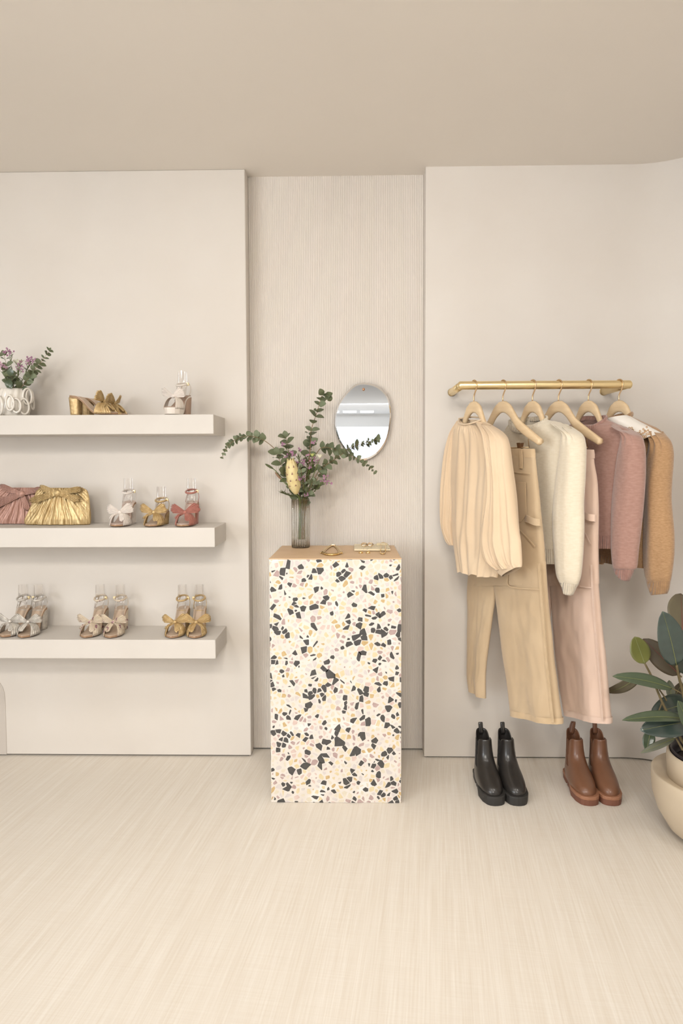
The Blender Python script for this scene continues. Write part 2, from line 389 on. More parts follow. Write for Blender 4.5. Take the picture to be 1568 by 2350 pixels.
plinth = thing('terrazzo_plinth', 'tall square terrazzo plinth with black, ochre and mauve stone chips', 'plinth', (PX0, PY0, 0))
PW = PX1-PX0
MB().box((0, 0, 0), (PW, PDEP, PZ-.004)).build('body', 'terrazzo_base', plinth, smooth=False, bevel=.002)
rng = np.random.default_rng(11)
chips = sorted(make_chips(PW, PZ-.004, rng, .0192), key=lambda c: -c[0])
rest = MB(); rest_mat = []
def add_chip(mb, pl, fr, th=.0005):
    c = pl.mean(0); top = [(c[0]+(q[0]-c[0])*.97, c[1]+(q[1]-c[1])*.97) for q in pl]
    mb.loft([[fr(q[0], q[1], 0) for q in pl], [fr(q[0], q[1], th) for q in top]], cap0=False)
front = lambda a, b, h: (a, -h, b)
for i, (ar, pl, ci) in enumerate(chips):
    if i < 300: mb = MB(); add_chip(mb, pl, front); mb.build('chip', CHIP_NAMES[ci], plinth, smooth=False)
    else:
        k0 = len(rest.f); add_chip(rest, pl, front); rest_mat += [ci]*(len(rest.f)-k0)
for fr in (lambda a, b, h: (-h, a, b), lambda a, b, h: (PW+h, a, b)):
    for ar, pl, ci in make_chips(PDEP, PZ-.004, rng, .0235):
        k0 = len(rest.f); add_chip(rest, pl, fr); rest_mat += [ci]*(len(rest.f)-k0)
def build_multi(mb, mats_idx, names, oname, parent):
    me = bpy.data.meshes.new(oname); me.from_pydata([tuple(map(float, q)) for q in mb.v], [], mb.f)
    for nme in names: me.materials.append(MATS[nme])
    me.polygons.foreach_set('material_index', mats_idx); me.update()
    bm = bmesh.new(); bm.from_mesh(me); bmesh.ops.recalc_face_normals(bm, faces=bm.faces); bm.to_mesh(me); bm.free()
    o = bpy.data.objects.new(oname, me); COL.objects.link(o); o.parent = parent; return o
o = build_multi(rest, rest_mat, CHIP_NAMES, 'small_chips', plinth); o['kind'] = 'stuff'
# tan leather mat on the plinth
mat('leather_tan', lin(222, 190, 153), lin(213, 179, 140), rough=0.5, scale=12, detail=5, bump=0.08, bscale=260, bdist=0.001)
def leather():
    n = 26; top = []; rngl = random.Random(4)
    out = []
    for k in range(n+1): out.append((PX0-.001+(PW+.002)*k/n, PY0-.0015+.0008*math.sin(k*1.3)))
    for k in range(1, 9): out.append((PX1-.001-.004*k/8, PY0+PDEP*k/8*.99))
    for k in range(1, n+1): out.append((PX1-.005-(PW-.012)*k/n, PY0+PDEP*.99+.004*math.sin(k*.7)+.003*math.sin(k*1.9)))
    for k in range(1, 8): out.append((PX0+.007-.007*k/8, PY0+PDEP*.99*(1-k/8)))
    return out
lo = leather(); LZ = PZ-.004+.0035
o = MB().prism([(x, y, PZ-.004) for x, y in lo], (0, 0, .0035)).build('leather_mat', 'leather_tan', smooth=False, bevel=.001)
tag(o, 'tan leather mat covering the top of the terrazzo plinth', 'mat')

# ------------------------------------------------------------------ mirror
mat('mirror_silver', (0.93, 0.95, 0.97, 1), rough=0.0, metal=1.0)
mat('mirror_bevel', (0.95, 0.96, 0.98, 1), rough=0.12, metal=1.0)
mat('copper', (0.62, 0.36, 0.22, 1), rough=0.35, metal=1.0)
mo = [(1260,65),(1340,80),(1420,130),(1470,210),(1488,320),(1480,430),(1455,540),(1410,620),(1350,680),(1260,718),(1180,700),(1110,640),(1050,550),(1020,450),(1015,370),(1035,270),(1080,190),(1150,110),(1205,74)]
MY = 0.058
mp = np.array([at(490+x/3.6465, 860+y/3.6465, MY) for x, y in mo])
cl = np.vstack([mp, mp[:1]]); mpath = smooth_path(np.vstack([mp[-2:], mp, mp[:3]]), 23*6+1)
i0, i1 = int(2/22*138)+1, int(21/22*138)
mp = smooth_path(np.vstack([mp, mp[:1]]), 97)[:-1]
mc = mp.mean(0)
mirror = thing('wall_mirror', 'frameless egg shaped mirror on the ribbed wall above the plinth', 'mirror', (mc[0], mc[1], mc[2]))
def ring_scale(f, y): return [(mc[0]+(q[0]-mc[0])*f, y, mc[2]+(q[2]-mc[2])*f) for q in mp]
inset = lambda d: 1-d/0.15
MB().loft([ring_scale(inset(.0075), MY-.0005), ring_scale(inset(.0075), MY+.003)]).build('glass', 'mirror_silver', mirror, smooth=False, world=True)
MB().loft([ring_scale(inset(.0075), MY-.0006), ring_scale(inset(.001), MY+.0022), ring_scale(1.0, MY+.003), ring_scale(1.0, MY+.006), ring_scale(inset(.012), MY+.006)], cap0=False).build('bevelled_edge', 'mirror_bevel', mirror, smooth=False, world=True)
pp = at(490+1257/3.6465, 860+122/3.6465, MY-.004)
MB().lathe([(.001, -.0055), (.004, -.0045), (.0062, -.002), (.0062, .001), (.003, .004), (.002, .03)], 16).xf(lambda q: (pp[0]+q[0], pp[1]+q[2], pp[2]+q[1])).build('pin', 'copper', mirror, world=True)
for dx, dz in ((-.06, -.02), (.06, -.02), (0, .09)):
    MB().box((mc[0]+dx-.01, MY+.006, mc[2]+dz-.01), (mc[0]+dx+.01, NICHE+.001, mc[2]+dz+.01)).build('spacer', 'grey_metal', mirror, smooth=False, world=True)

# ------------------------------------------------------------------ clothes rail
mat('brass', (0.90, 0.73, 0.42, 1), (0.87, 0.69, 0.38, 1), rough=0.36, metal=1.0, scale=40, stretch=(.05, 1, 1))
mat('brass_wire', (0.66, 0.47, 0.27, 1), rough=0.3, metal=1.0)
RAIL_Y = -0.262
ra, rb = at(1055.5, 883.5, RAIL_Y), at(1446, 883.5, RAIL_Y)
RAIL_Z = float((ra[2]+rb[2])/2)
rail = thing('clothes_rail', 'brushed brass clothes rail fixed to the wall on two arms', 'clothes rail', (ra[0], 0, RAIL_Z))
L = float(rb[0]-ra[0]); RR = .0162
def rounded_end(x, sgn): return [(x+sgn*(-.003+.012*math.sin(a)), RR*math.cos(a)) for a in np.linspace(0, PI/2*.98, 6)]
pr = [(x, r) for x, r in rounded_end(0, -1)[::-1]]+[(x, r) for x, r in rounded_end(L, 1)]
MB().loft([[(x, RAIL_Y+r*math.cos(2*PI*k/24), r*math.sin(2*PI*k/24)) for k in range(24)] for x, r in pr]).build('rod', 'brass', rail)
for x in (0.006, L-.006):
    b_ = MB().tube([(x, RAIL_Y+.004, 0), (x, -.14, 0), (x, .0, 0)], .0155, 20).build('bracket', 'brass', rail)
    MB().tube([(x, -.004, 0), (x, 0, 0)], .0175, 20).build('wall_flange', 'brass', b_)

# ------------------------------------------------------------------ hangers
mat('hanger_wood', lin(230, 204, 166), lin(219, 190, 150), rough=0.45, scale=14, stretch=(1, 1, 7), detail=5, contrast=.8)
PHI = math.radians(26.0); SP, CP = math.sin(PHI), math.cos(PHI); TP = SP/CP
HX = [float(at(px, 884, RAIL_Y)[0]) for px in (1088, 1154.7, 1222.8, 1282.6, 1351.4, 1421.4)]
def onplane(i, px, py):
    "place on the hanging plane of hanger i that shows at this spot of the photograph"
    d = ray(px, py); s = d[0]/d[1]
    Y = (HX[i]+RAIL_Y*TP-s*CAM_D)/(s+TP); return CAM+d*((Y+CAM_D)/d[1])
NRM = np.array([-CP, -SP, 0.0])       # the side of every hanging garment that faces the viewer
UDIR = np.array([SP, -CP, 0.0])       # along the hanger, from the wall towards the viewer
hooks_lab = ['wooden hanger holding the gathered cream blouse', 'wooden hanger above the khaki trousers', 'wooden hanger holding the ivory sweater',
             'wooden hanger above the pale pink trousers', 'wooden hanger holding the dusty pink sweater', 'wooden hanger holding the brown cardigan']
def hanger(i, clips):
    h = thing('clothes_hanger', hooks_lab[i], 'hanger', (HX[i], RAIL_Y, RAIL_Z), group='wooden hangers on the brass rail')
    W = lambda u, z, n=0.0: (UDIR[0]*u+NRM[0]*n, UDIR[1]*u+NRM[1]*n, z)
    # wooden yoke: outline top and bottom curves along u
    us = np.linspace(-.214, .214, 45); rings = []
    for u in us:
        a = abs(u)
        top = float(np.interp(a, (0, .02, .045, .068, .087, .120, .158, .214), (-.060, -.063, -.078, -.106, -.130, -.154, -.178, -.214)))
        if not clips: top -= .016*min(1, max(0, (a-.05)/.03))
        thk = float(np.interp(a, (0, .04, .09, .16, .208, .214), (.045, .047, .043, .036, .028, .016)))
        bow = -.006*(a/.214)**2; hw = .0075+.003*a/.214
        bot = top-thk; mid = (top+bot)/2; hh = thk/2
        uu = u if clips else u*.86
        rings.append([W(uu, mid+hh*np.sign(math.sin(t))*abs(math.sin(t))**.6, bow+hw*np.sign(math.cos(t))*abs(math.cos(t))**.6) for t in np.linspace(0, 2*PI, 13)[:-1]])
    MB().loft(rings).build('yoke', 'hanger_wood', h)
    # notches seen on the shirt hangers' shoulders are left to the wood; brass hook over the rod
    hr = RR+.0032
    pts = [W(hr*math.cos(a), hr*math.sin(a)) for a in np.linspace(math.radians(205), math.radians(-38), 26)]
    tail = [W(hr*math.cos(math.radians(-38))*.82, hr*math.sin(math.radians(-38))-.008), W(.004, -.034), W(0, -.044), W(0, -.066)]
    MB().tube(smooth_path(np.vstack([pts, tail]), 60), .0027, 8).build('hook', 'brass_wire', h)
    if clips:
        zb = onplane(i, 1204 if i == 1 else 1340, 1027)[2]-RAIL_Z
        bar = MB().tube([W(-.17, zb), W(0, zb), W(.155, zb)], .0018, 8)
        bar.tube([W(.155, zb), W(.15, zb+.03), W(.17, -.205)], .0014, 6); bar.tube([W(-.17, zb), W(-.165, zb+.03), W(-.17, -.205)], .0014, 6)
        br = bar.build('clip_bar', 'brass_wire', h)
        for u in (.105, -.11):
            c = MB()
            for sgn in (-1, 1): c.loft([[W(u+dx, zb+dz, sgn*(.004+.004*abs(k))) for dx, dz in ((-.009, k*.018), (.009, k*.018))]+[W(u+dx, zb+dz, sgn*(.006+.004*abs(k))) for dx, dz in ((.009, k*.018), (-.009, k*.018))] for k in (-1, 0, 1)])
            c.build('clip', 'clip_wood', br, smooth=False)
    return h
mat('clip_wood', lin(112, 78, 48), rough=0.5)
for i in range(6): hanger(i, i in (1, 3))

# ------------------------------------------------------------------ garments on the rail
def fabric(name, c1, c2, rough=.85, sheen=.25, **k): return mat(name, c1, c2, rough=rough, sheen=sheen, **k)
fabric('blouse_cotton', lin(226, 202, 171), lin(219, 193, 161), scale=5, detail=4, bump=.10, bscale=60, bdist=.002)
fabric('khaki_twill', lin(206, 182, 149), lin(192, 166, 132), scale=7, detail=5, contrast=.7, bump=.12, bscale=320, bdist=.0015)
fabric('khaki_stitch', lin(210, 184, 149), lin(200, 173, 136), scale=30)
fabric('pink_twill', lin(228, 201, 182), lin(218, 188, 168), scale=7, detail=5, contrast=.7, bump=.12, bscale=320, bdist=.0015)
fabric('pink_stitch', lin(228, 202, 184), lin(220, 191, 173), scale=30)
fabric('ivory_knit', lin(232, 220, 198), lin(223, 209, 184), scale=60, stretch=(1, 1, 3), sheen=.5, bump=.16, wave=('X', 120), bdist=.0015)
fabric('ivory_rib', lin(227, 215, 194), lin(216, 202, 178), scale=60, sheen=.5, bump=.5, wave=('X', 60), bdist=.003)
fabric('rose_knit', lin(178, 140, 126), lin(160, 120, 107), scale=60, stretch=(1, 1, 3), sheen=.5, bump=.16, wave=('X', 120), bdist=.0015)
fabric('rose_rib', lin(172, 132, 119), lin(152, 112, 100), scale=60, sheen=.5, bump=.5, wave=('X', 60), bdist=.003)
fabric('brown_knit', lin(186, 148, 108), lin(162, 124, 84), scale=90, stretch=(1, 1, 3), sheen=.5, bump=.16, wave=('X', 120), bdist=.0015)
fabric('brown_rib', lin(180, 142, 102), lin(156, 118, 80), scale=60, sheen=.5, bump=.5, wave=('X', 60), bdist=.003)
fabric('white_cotton', lin(246, 240, 232), lin(240, 232, 222), scale=20)
fabric('brown_thread', lin(196, 150, 92), lin(178, 132, 76), scale=60)

def nz(x, y, z=0.0): return noise.noise(Vector((x, y, z)))
def rows_at(rows, s):
    R = np.asarray(rows, float); m = len(R); t = s*(m-1); i = min(int(t), m-2); f = t-i
    Q = np.vstack([2*R[0]-R[1], R, 2*R[-1]-R[-2]]); a, b, c, d = Q[i], Q[i+1], Q[i+2], Q[i+3]
    return 0.5*((2*b)+(-a+c)*f+(2*a-5*b+4*c-d)*f*f+(-a+3*b-3*c+d)*f**3)
def cloth(i, rows, thick, nrow=40, nf=48, power=.5, fold=None, dip=None, off=0.0, backfold=True, push=None):
    """closed hanging shell on hanger plane i. rows: (xl, yl, xr, yr) photo outline from top to bottom; thick: half depth;
    fold(t, s): relief along the normal; dip(t, s): extra drop (photo pixels) of the near side"""
    rings = []
    for k in range(nrow+1):
        s = k/nrow; xl, yl, xr, yr = rows_at(rows, s); th = thick(s) if callable(thick) else thick; ring = []
        for side in (1, -1):
            for j in range(nf+1 if side == 1 else nf-1):
                t = j/nf if side == 1 else 1-(j+1)/nf
                x, y = xl+(xr-xl)*t, yl+(yr-yl)*t
                if dip is not None and side == 1: y += dip(t, s)
                p = onplane(i, x, y); e = max(0.0, math.sin(PI*t))**power
                d = side*th*e+off
                if fold is not None and (side == 1 or backfold): d += fold(t, s)*e*(1 if side == 1 else .5)
                q = p+NRM*d
                if push is not None: q = q+push(t, s)
                ring.append(q)
        rings.append(ring)
    return rings
def part(rings, name, m, parent, cap0=False, cap1=False, **k):
    return MB().loft(rings, cap0, cap1).build(name, m, parent, world=True, **k)
def ring_band(i, front, back, half, height, name, m, parent, n=40):
    "closed band (collar, cuff) through photo points: near side, far side"
    F = [onplane(i, x, y)+NRM*half*w_ for (x, y), w_ in zip(front, (.25, .85, 1.05, .9, .25))]; B = [onplane(i, x, y)-NRM*half*.6*w_ for (x, y), w_ in zip(back, (.8, 1.0, .8))]
    P = smooth_path(np.array(F+B+[F[0]]), n)[:-1]; n = len(P); rings = []
    c = P.mean(0)
    for k in range(n):
        rad_ = P[k]-c; rad_[2] = 0; rad_ /= np.linalg.norm(rad_)+1e-9
        rings.append([P[k]+rad_*.0045*math.cos(a)+np.array([0, 0, height*math.sin(a)]) for a in np.linspace(0, 2*PI, 9)[:-1]])
    return MB().grid(rings, True, True).build(name, m, parent, world=True)
def strip(i, pts, width_px, off, name, m, parent, n=14, thick=.0012):
    "a narrow band (stitched seam, strap) lying on a garment face"
    P = smooth_path(np.array(pts, float), n); T = np.gradient(P, axis=0); rings = []
    for k in range(n):
        t = T[k]/np.linalg.norm(T[k]); nn = np.array([-t[1], t[0]])*width_px/2
        a, b = P[k]-nn, P[k]+nn
        rings.append([onplane(i, *a)+NRM*off, onplane(i, *b)+NRM*off, onplane(i, *b)+NRM*(off+thick), onplane(i, *a)+NRM*(off+thick)])
    return MB().loft(rings).build(name, m, parent, smooth=False, world=True)
def patch(i, poly, off, name, m, parent, thick=.0018):
    P = [onplane(i, x, y)+NRM*off for x, y in poly]; return MB().prism(P, NRM*thick).build(name, m, parent, smooth=False, bevel=.0006, world=True)
def base(i, z=0.0): return (HX[i], RAIL_Y, RAIL_Z-.2+z)

# gathered blouse
g = thing('blouse', 'cream cotton blouse with gathered neckline and full sleeves, leftmost on the rail', 'blouse', base(0), group='clothes on the brass rail')
def f_blouse(t, s):
    pl = .0052*math.sin(2*PI*24*t+2*nz(t*4, s*2))*max(0, 1-s/.36)**1.2
    big = .009*math.sin(2*PI*(4.2*t+.35*math.sin(s*3.2)+.5*nz(t*2, s*2, 6)))*min(1, max(0, s-.05)/.35)+.005*math.sin(2*PI*(8.1*t+.6*nz(t*3, s*3, 2))+s*4)*min(1, s/.4)
    return pl+big*(.65+.5*nz(t*6, s*1.5, 3))+.004*nz(t*9, s*7, 8)
rows = [(1058,962,1107,964),(1050,969,1134,979),(1042,982,1156,994),(1036,1005,1168,1015),(1033,1050,1172,1060),(1033,1110,1170,1120),(1036,1170,1165,1180),(1039,1220,1158,1232),(1044,1262,1150,1280),(1052,1310,1141,1326)]
part(cloth(0, rows, lambda s: .022+.014*min(1, s*4), 64, 150, .55, f_blouse, dip=lambda t, s: 11*math.sin(PI*t)*max(0, 1-s/.12)+(4*math.sin(t*19)+3*math.sin(t*31))*max(0, s-.9)*4), 'body', 'blouse_cotton', g)
ring_band(0, [(1057,961),(1066,970),(1080,974.5),(1095,972),(1107,964)], [(1100,960),(1080,957),(1064,958)], .031, .0035, 'neck_binding', 'blouse_cotton', g)
def f_slv(t, s):
    return (.007*math.sin(2*PI*(3.2*t+.35*s))+.005*math.sin(2*PI*6.1*t+s*5)+.005*nz(t*5, s*6, 1))*(.5+.7*s)+.0045*math.sin(2*PI*15*t)*max(0, (s-.72)/.28)
rows = [(1108,968,1138,978),(1118,986,1167,1000),(1128,1010,1177,1020),(1138,1060,1182,1072),(1138,1130,1192,1142),(1126,1190,1200,1205),(1117,1240,1207,1245),(1127,1283,1210,1287),(1150,1308,1210,1300)]
part(cloth(0, rows, lambda s: .012+.032*math.sin(PI*min(1, s*.95+.03))**.6, 56, 72, .5, f_slv, off=.026), 'sleeve', 'blouse_cotton', g)
rows = [(1147,1304,1208,1290),(1157,1314,1209,1294),(1167,1322,1210,1298)]
part(cloth(0, rows, .020, 6, 40, .5, lambda t, s: .0012*math.sin(2*PI*18*t), off=.026), 'cuff', 'blouse_cotton', g)
rows = [(1052,964,1060,968),(1036,992,1050,1000),(1025,1036,1048,1045),(1016,1092,1046,1100),(1017,1140,1043,1145),(1020,1200,1038,1204),(1030,1236,1042,1242),(1037,1250,1043,1252)]
part(cloth(0, rows, lambda s: .012+.018*math.sin(PI*s), 44, 36, .5, f_slv, off=-.004), 'sleeve', 'blouse_cotton', g, cap1=True)

# trousers
def trousers(i, label, tw, st, dx, hips, near, far, pocket, loop, beltx):
    g = thing('trousers', label, 'trousers', base(i), group='clothes on the brass rail')
    fw = lambda t, s: .004*nz(t*3, s*5, i)+.0025*nz(t*9, s*11, i+4)
    part(cloth(i, hips, lambda s: .012+.014*min(1, s*1.6), 40, 40, .3, fw), 'seat', tw, g)
    wb = [hips[0], tuple(np.array(hips[0])+np.array([-1.5, 10, 1.5, 10])), tuple(np.array(hips[0])+np.array([-2.5, 20, 1.5, 20]))]
    part(cloth(i, wb, .0150, 4, 30, .3), 'waistband', st, g)
    fl = lambda t, s: .007*math.sin(2*PI*(1.4*t+.25*s))*s+.005*nz(t*3, s*6, i+1)+.003*nz(t*10, s*9, i+2)
    ln = part(cloth(i, near, lambda s: .022+.010*s, 56, 44, .35, fl), 'leg', tw, g)
    hem = [tuple(np.array(near[-1])+np.array([-.5, -13, .5, -13])), tuple(np.array(near[-1])+np.array([-.4, .8, .6, .8]))]
    hd = (lambda t, s: 7*math.sin(PI*t)) 
    part(cloth(i, hem, .0335, 3, 36, .35, lambda t, s: fl(t, 1.0)), 'hem', st, ln)
    lf = part(cloth(i, far, lambda s: .020-.004*s, 50, 30, .4, fl), 'leg', tw, g)
    # worker's details
    patch(i, pocket, .027, 'pocket', tw, g); 
    q = pocket+[pocket[0]]
    for a, b in zip(q[:-1], q[1:]): strip(i, [a, b], 2.2, .0287, 'seam', st, g, n=3)
    for x, y0, y1 in beltx: strip(i, [(x, y0), (x+1.5, (y0+y1)/2), (x+1, y1)], 6, .021, 'belt_loop', st, g, n=8, thick=.003)
    a, b, c = loop
    Q = [(a[0]-4, a[1], .024), (a[0]+10, a[1]+1, .040), (b[0]-8, b[1], .046), (b[0], b[1]+2, .038), (b[0]-2, b[1]+4, .026), (b[0]-12, b[1]+3, .020)]
    P = smooth_path([onplane(i, x, y)+NRM*o for x, y, o in Q], 22); up = np.array([0, 0, .0125]); T_ = np.gradient(P, axis=0); rings = []
    for k in range(22):
        sd = np.cross(T_[k]/np.linalg.norm(T_[k]), [0, 0, 1]); sd /= np.linalg.norm(sd)+1e-9; sd = sd*.0013
        rings.append([P[k]-up-sd, P[k]+up-sd, P[k]+up+sd, P[k]-up+sd])
    MB().loft(rings).build('hammer_loop', tw, g, world=True, smooth=False)
    return g, ln
k1_h = [(1118,1027,1228,1030),(1110,1060,1230,1060),(1104,1110,1235,1110),(1096,1180,1241,1180),(1086,1260,1249,1260),(1078,1345,1254,1340)]
k1_n = [(1128,1290,1252,1288),(1134,1330,1255,1340),(1141,1385,1259,1395),(1149,1445,1265,1455),(1157,1505,1270,1515),(1168,1570,1279,1589),(1176,1640,1289,1661)]
k1_f = [(1077,1290,1140,1300),(1074,1350,1138,1360),(1074,1420,1130,1420),(1074,1490,1120,1492),(1074,1545,1114,1545),(1078,1585,1114,1603)]
g, ln = trousers(1, 'khaki cotton workwear trousers clipped to the second hanger on the rail', 'khaki_twill', 'khaki_stitch', 0, k1_h, k1_n, k1_f,
         [(1190,1107),(1220,1107),(1222,1180),(1210,1196),(1200,1194),(1190,1178)], ((1221,1189), (1257,1196), 0), [(1206,1033,1075)])
strip(1, [(1252,1292),(1256,1345),(1262,1420),(1268,1500),(1277,1585),(1285,1655)], 5, .030, 'side_seam', 'khaki_stitch', g, n=30)
strip(1, [(1181,1317),(1183,1343),(1220,1349),(1254,1351)], 2.5, .031, 'seam', 'khaki_stitch', g, n=16)
strip(1, [(1203,1212),(1222,1230),(1243,1253)], 2.5, .029, 'seam', 'khaki_stitch', g, n=8)
strip(1, [(1180,1080),(1205,1084),(1231,1086)], 2.5, .028, 'seam', 'khaki_stitch', g, n=8)
k2_h = [(1258,1029,1364,1032),(1252,1060,1364,1060),(1248,1110,1371,1110),(1244,1180,1373,1180),(1240,1260,1372,1260),(1238,1345,1374,1340)]
k2_n = [(1254,1290,1372,1288),(1262,1340,1373,1340),(1269,1395,1378,1405),(1273,1450,1383,1460),(1280,1515,1389,1510),(1289,1580,1395,1589),(1299,1638,1402,1660)]
k2_f = [(1226,1290,1276,1300),(1218,1350,1270,1360),(1213,1420,1262,1420),(1208,1490,1252,1492),(1204,1545,1245,1545),(1204,1585,1240,1600)]
g, ln = trousers(3, 'pale pink cotton workwear trousers clipped to the fourth hanger on the rail', 'pink_twill', 'pink_stitch', 0, k2_h, k2_n, k2_f,
         [(1330,1107),(1355,1107),(1357,1180),(1347,1194),(1340,1190),(1330,1178)], ((1350,1180), (1382,1186), 0), [(1352,1035,1070)])
strip(3, [(1372,1295),(1374,1345),(1379,1420),(1386,1500),(1393,1585),(1398,1652)], 3.5, .030, 'side_seam', 'pink_stitch', g, n=30)
strip(3, [(1335,1342),(1352,1345),(1373,1347)], 2.5, .031, 'seam', 'pink_stitch', g, n=10)
strip(3, [(1340,1200),(1358,1225),(1369,1248)], 2.5, .029, 'seam', 'pink_stitch', g, n=8)
strip(3, [(1346,1080),(1356,1081),(1366,1082)], 2.5, .028, 'seam', 'pink_stitch', g, n=8)

# knitted sweaters
def sweater(i, name, label, cat, kn, rb, body, hem, slv, cuff, bslv, neckF, neckB, seed):
    g = thing(name, label, cat, base(i), group='clothes on the brass rail')
    fb = lambda t, s: .006*nz(t*2.5, s*3, seed)+.004*math.sin(2*PI*(1.6*t+.4*s)+seed)*s
    part(cloth(i, body, lambda s: .020+.014*min(1, s*5), 48, 56, .45, fb, dip=lambda t, s: 13*math.sin(PI*t)*max(0, 1-s/.14)), 'body', kn, g)
    part(cloth(i, hem, .0335, 8, 56, .45, lambda t, s: fb(t, 1.0)+.0012*math.cos(2*PI*40*t)), 'hem_band', rb, g)
    ring_band(i, neckF, neckB, .036, .0100, 'collar', rb, g, 56)
    def fs(t, s):
        puff = .012*max(0, 1-abs(s-.07)/.10)
        pl = .0095*math.sin(2*PI*(3.6*t+.1))*max(0, 1-s/.26)
        return puff+pl+.006*nz(t*3, s*4, seed+2)+.003*math.sin(2*PI*(1.2*t+.8*s))
    part(cloth(i, slv, lambda s: .016+.027*math.sin(PI*min(1, s*.9+.08))**.5, 56, 52, .5, fs, off=.012), 'sleeve', kn, g)
    part(cloth(i, cuff, lambda s: .024-.004*s, 8, 40, .5, lambda t, s: .001*math.cos(2*PI*22*t), off=.012), 'cuff', rb, g, cap1=True)
    part(cloth(i, bslv, lambda s: .014+.016*math.sin(PI*s), 36, 30, .5, fs, off=-.012), 'sleeve', kn, g, cap1=True)
    return g
sweater(2, 'knit_sweater', 'ivory knitted sweater with puffed sleeves on the third hanger', 'sweater', 'ivory_knit', 'ivory_rib',
    [(1176,968,1254,962),(1166,980,1282,972),(1156,994,1312,988),(1152,1020,1322,1018),(1153,1080,1318,1085),(1158,1150,1312,1155),(1166,1215,1306,1220),(1176,1256,1298,1260)],
    [(1175,1254,1298,1258),(1178,1274,1294,1276),(1181,1292,1290,1294)],
    [(1275,966,1316,984),(1300,984,1338,1000),(1299,1012,1346,1020),(1297,1042,1346,1050),(1288,1094,1345,1098),(1281,1150,1342,1152),(1278,1200,1343,1205),(1281,1263,1341,1267),(1285,1312,1337,1318),(1292,1334,1331,1342)],
    [(1289,1330,1333,1340),(1298,1346,1326,1350),(1303,1358,1318,1366)],
    [(1172,972,1180,976),(1158,1000,1176,1008),(1148,1060,1174,1064),(1144,1130,1170,1134),(1142,1200,1168,1204),(1146,1290,1164,1292),(1150,1312,1160,1314)],
    [(1172,969),(1188,983),(1213,990),(1238,984),(1255,966)], [(1246,959),(1215,962),(1188,962)], 3)
sweater(4, 'knit_sweater', 'dusty pink knitted sweater with puffed sleeves on the fifth hanger', 'sweater', 'rose_knit', 'rose_rib',
    [(1322,966,1392,962),(1310,975,1420,975),(1298,990,1448,990),(1292,1015,1458,1015),(1292,1080,1454,1085),(1298,1150,1448,1150),(1306,1200,1444,1200),(1312,1228,1440,1230)],
    [(1311,1226,1441,1228),(1313,1244,1439,1245),(1316,1257,1436,1259)],
    [(1415,973,1447,988),(1436,988,1472,1001),(1434,1015,1481,1022),(1428,1045,1483,1050),(1421,1094,1483,1098),(1414,1150,1480,1152),(1412,1200,1475,1205),(1412,1259,1468,1263),(1414,1295,1465,1300),(1416,1304,1460,1308)],
    [(1414,1300,1461,1305),(1420,1317,1456,1318),(1432,1326,1448,1333)],
    [(1318,972,1326,976),(1302,1000,1318,1008),(1290,1060,1316,1064),(1284,1130,1310,1134),(1280,1200,1306,1204),(1282,1260,1302,1262),(1286,1275,1298,1277)],
    [(1320,965),(1336,977),(1361,983),(1380,979),(1392,965)], [(1384,958),(1360,960),(1336,960)], 7)
g = sweater(5, 'knit_cardigan', 'brown knitted cardigan under a white embroidered collar, rightmost on the rail', 'cardigan', 'brown_knit', 'brown_rib',
    [(1402,964,1448,956),(1394,975,1480,970),(1386,992,1515,988),(1380,1020,1524,1020),(1378,1080,1520,1085),(1375,1150,1512,1150),(1374,1220,1502,1225),(1373,1272,1494,1290)],
    [(1372,1270,1494,1288),(1372,1278,1492,1296),(1373,1287,1490,1305)],
    [(1490,982,1526,994),(1500,1004,1542,1012),(1498,1030,1548,1040),(1492,1062,1547,1070),(1489,1100,1544,1104),(1487,1150,1543,1152),(1485,1220,1550,1224),(1484,1275,1550,1278),(1487,1315,1545,1322),(1491,1332,1542,1338)],
    [(1489,1328,1543,1334),(1494,1348,1541,1350),(1501,1365,1536,1362)],
    [(1396,972,1404,976),(1382,1000,1400,1008),(1370,1060,1396,1064),(1364,1130,1390,1134),(1362,1200,1386,1204),(1364,1275,1382,1280),(1368,1292,1378,1296)],
    [(1402,963),(1412,972),(1428,974),(1442,966),(1450,953)], [(1444,950),(1430,953),(1414,955)], 12)
yk = [(1400,966,1449,953),(1408,976,1474,967),(1425,992,1500,980),(1452,1010,1519,991),(1482,1026,1527,997)]
def scal(t, s): return 2.2*abs(math.sin(2*PI*3.0*t))*max(0, (s-.8)/.2)*max(0, 1-t*1.15)
part(cloth(5, yk, lambda s: .040+.012*s, 26, 60, .45, lambda t, s: .0025*nz(t*4, s*4, 5), dip=scal, off=.022), 'collar_yoke', 'white_cotton', g)
emb = MB()
def ringlet(px, py, r, off, tr=.0011):
    c = onplane(5, px, py)+NRM*off; P = [c+UDIR*r*math.cos(a)+np.array([0, 0, r*math.sin(a)]) for a in np.linspace(0, 2*PI, 15)]
    emb.tube(P, tr, 6)
for k in range(13):
    f = k/12; x, y = 1483+(1525-1483)*f, 1021+(993-1021)*f; sc = 1-.35*f
    e = .077+.004*math.sin(PI*f)
    ringlet(x, y+3+2*math.sin(k*2.1), .0055*sc, e); ringlet(x-2, y-5, .0035*sc, e)
    if k % 2 == 0: ringlet(x-5, y-12, .0042*sc, e)
for cx, cy, r in ((1482,988,5.5), (1500,999,4.5), (1468,1003,4)):
    for a in range(6): ringlet(cx+r*math.cos(a*PI/3), cy+r*math.sin(a*PI/3), .0036, .076)
emb.build('embroidery', 'brown_thread', g, world=True)

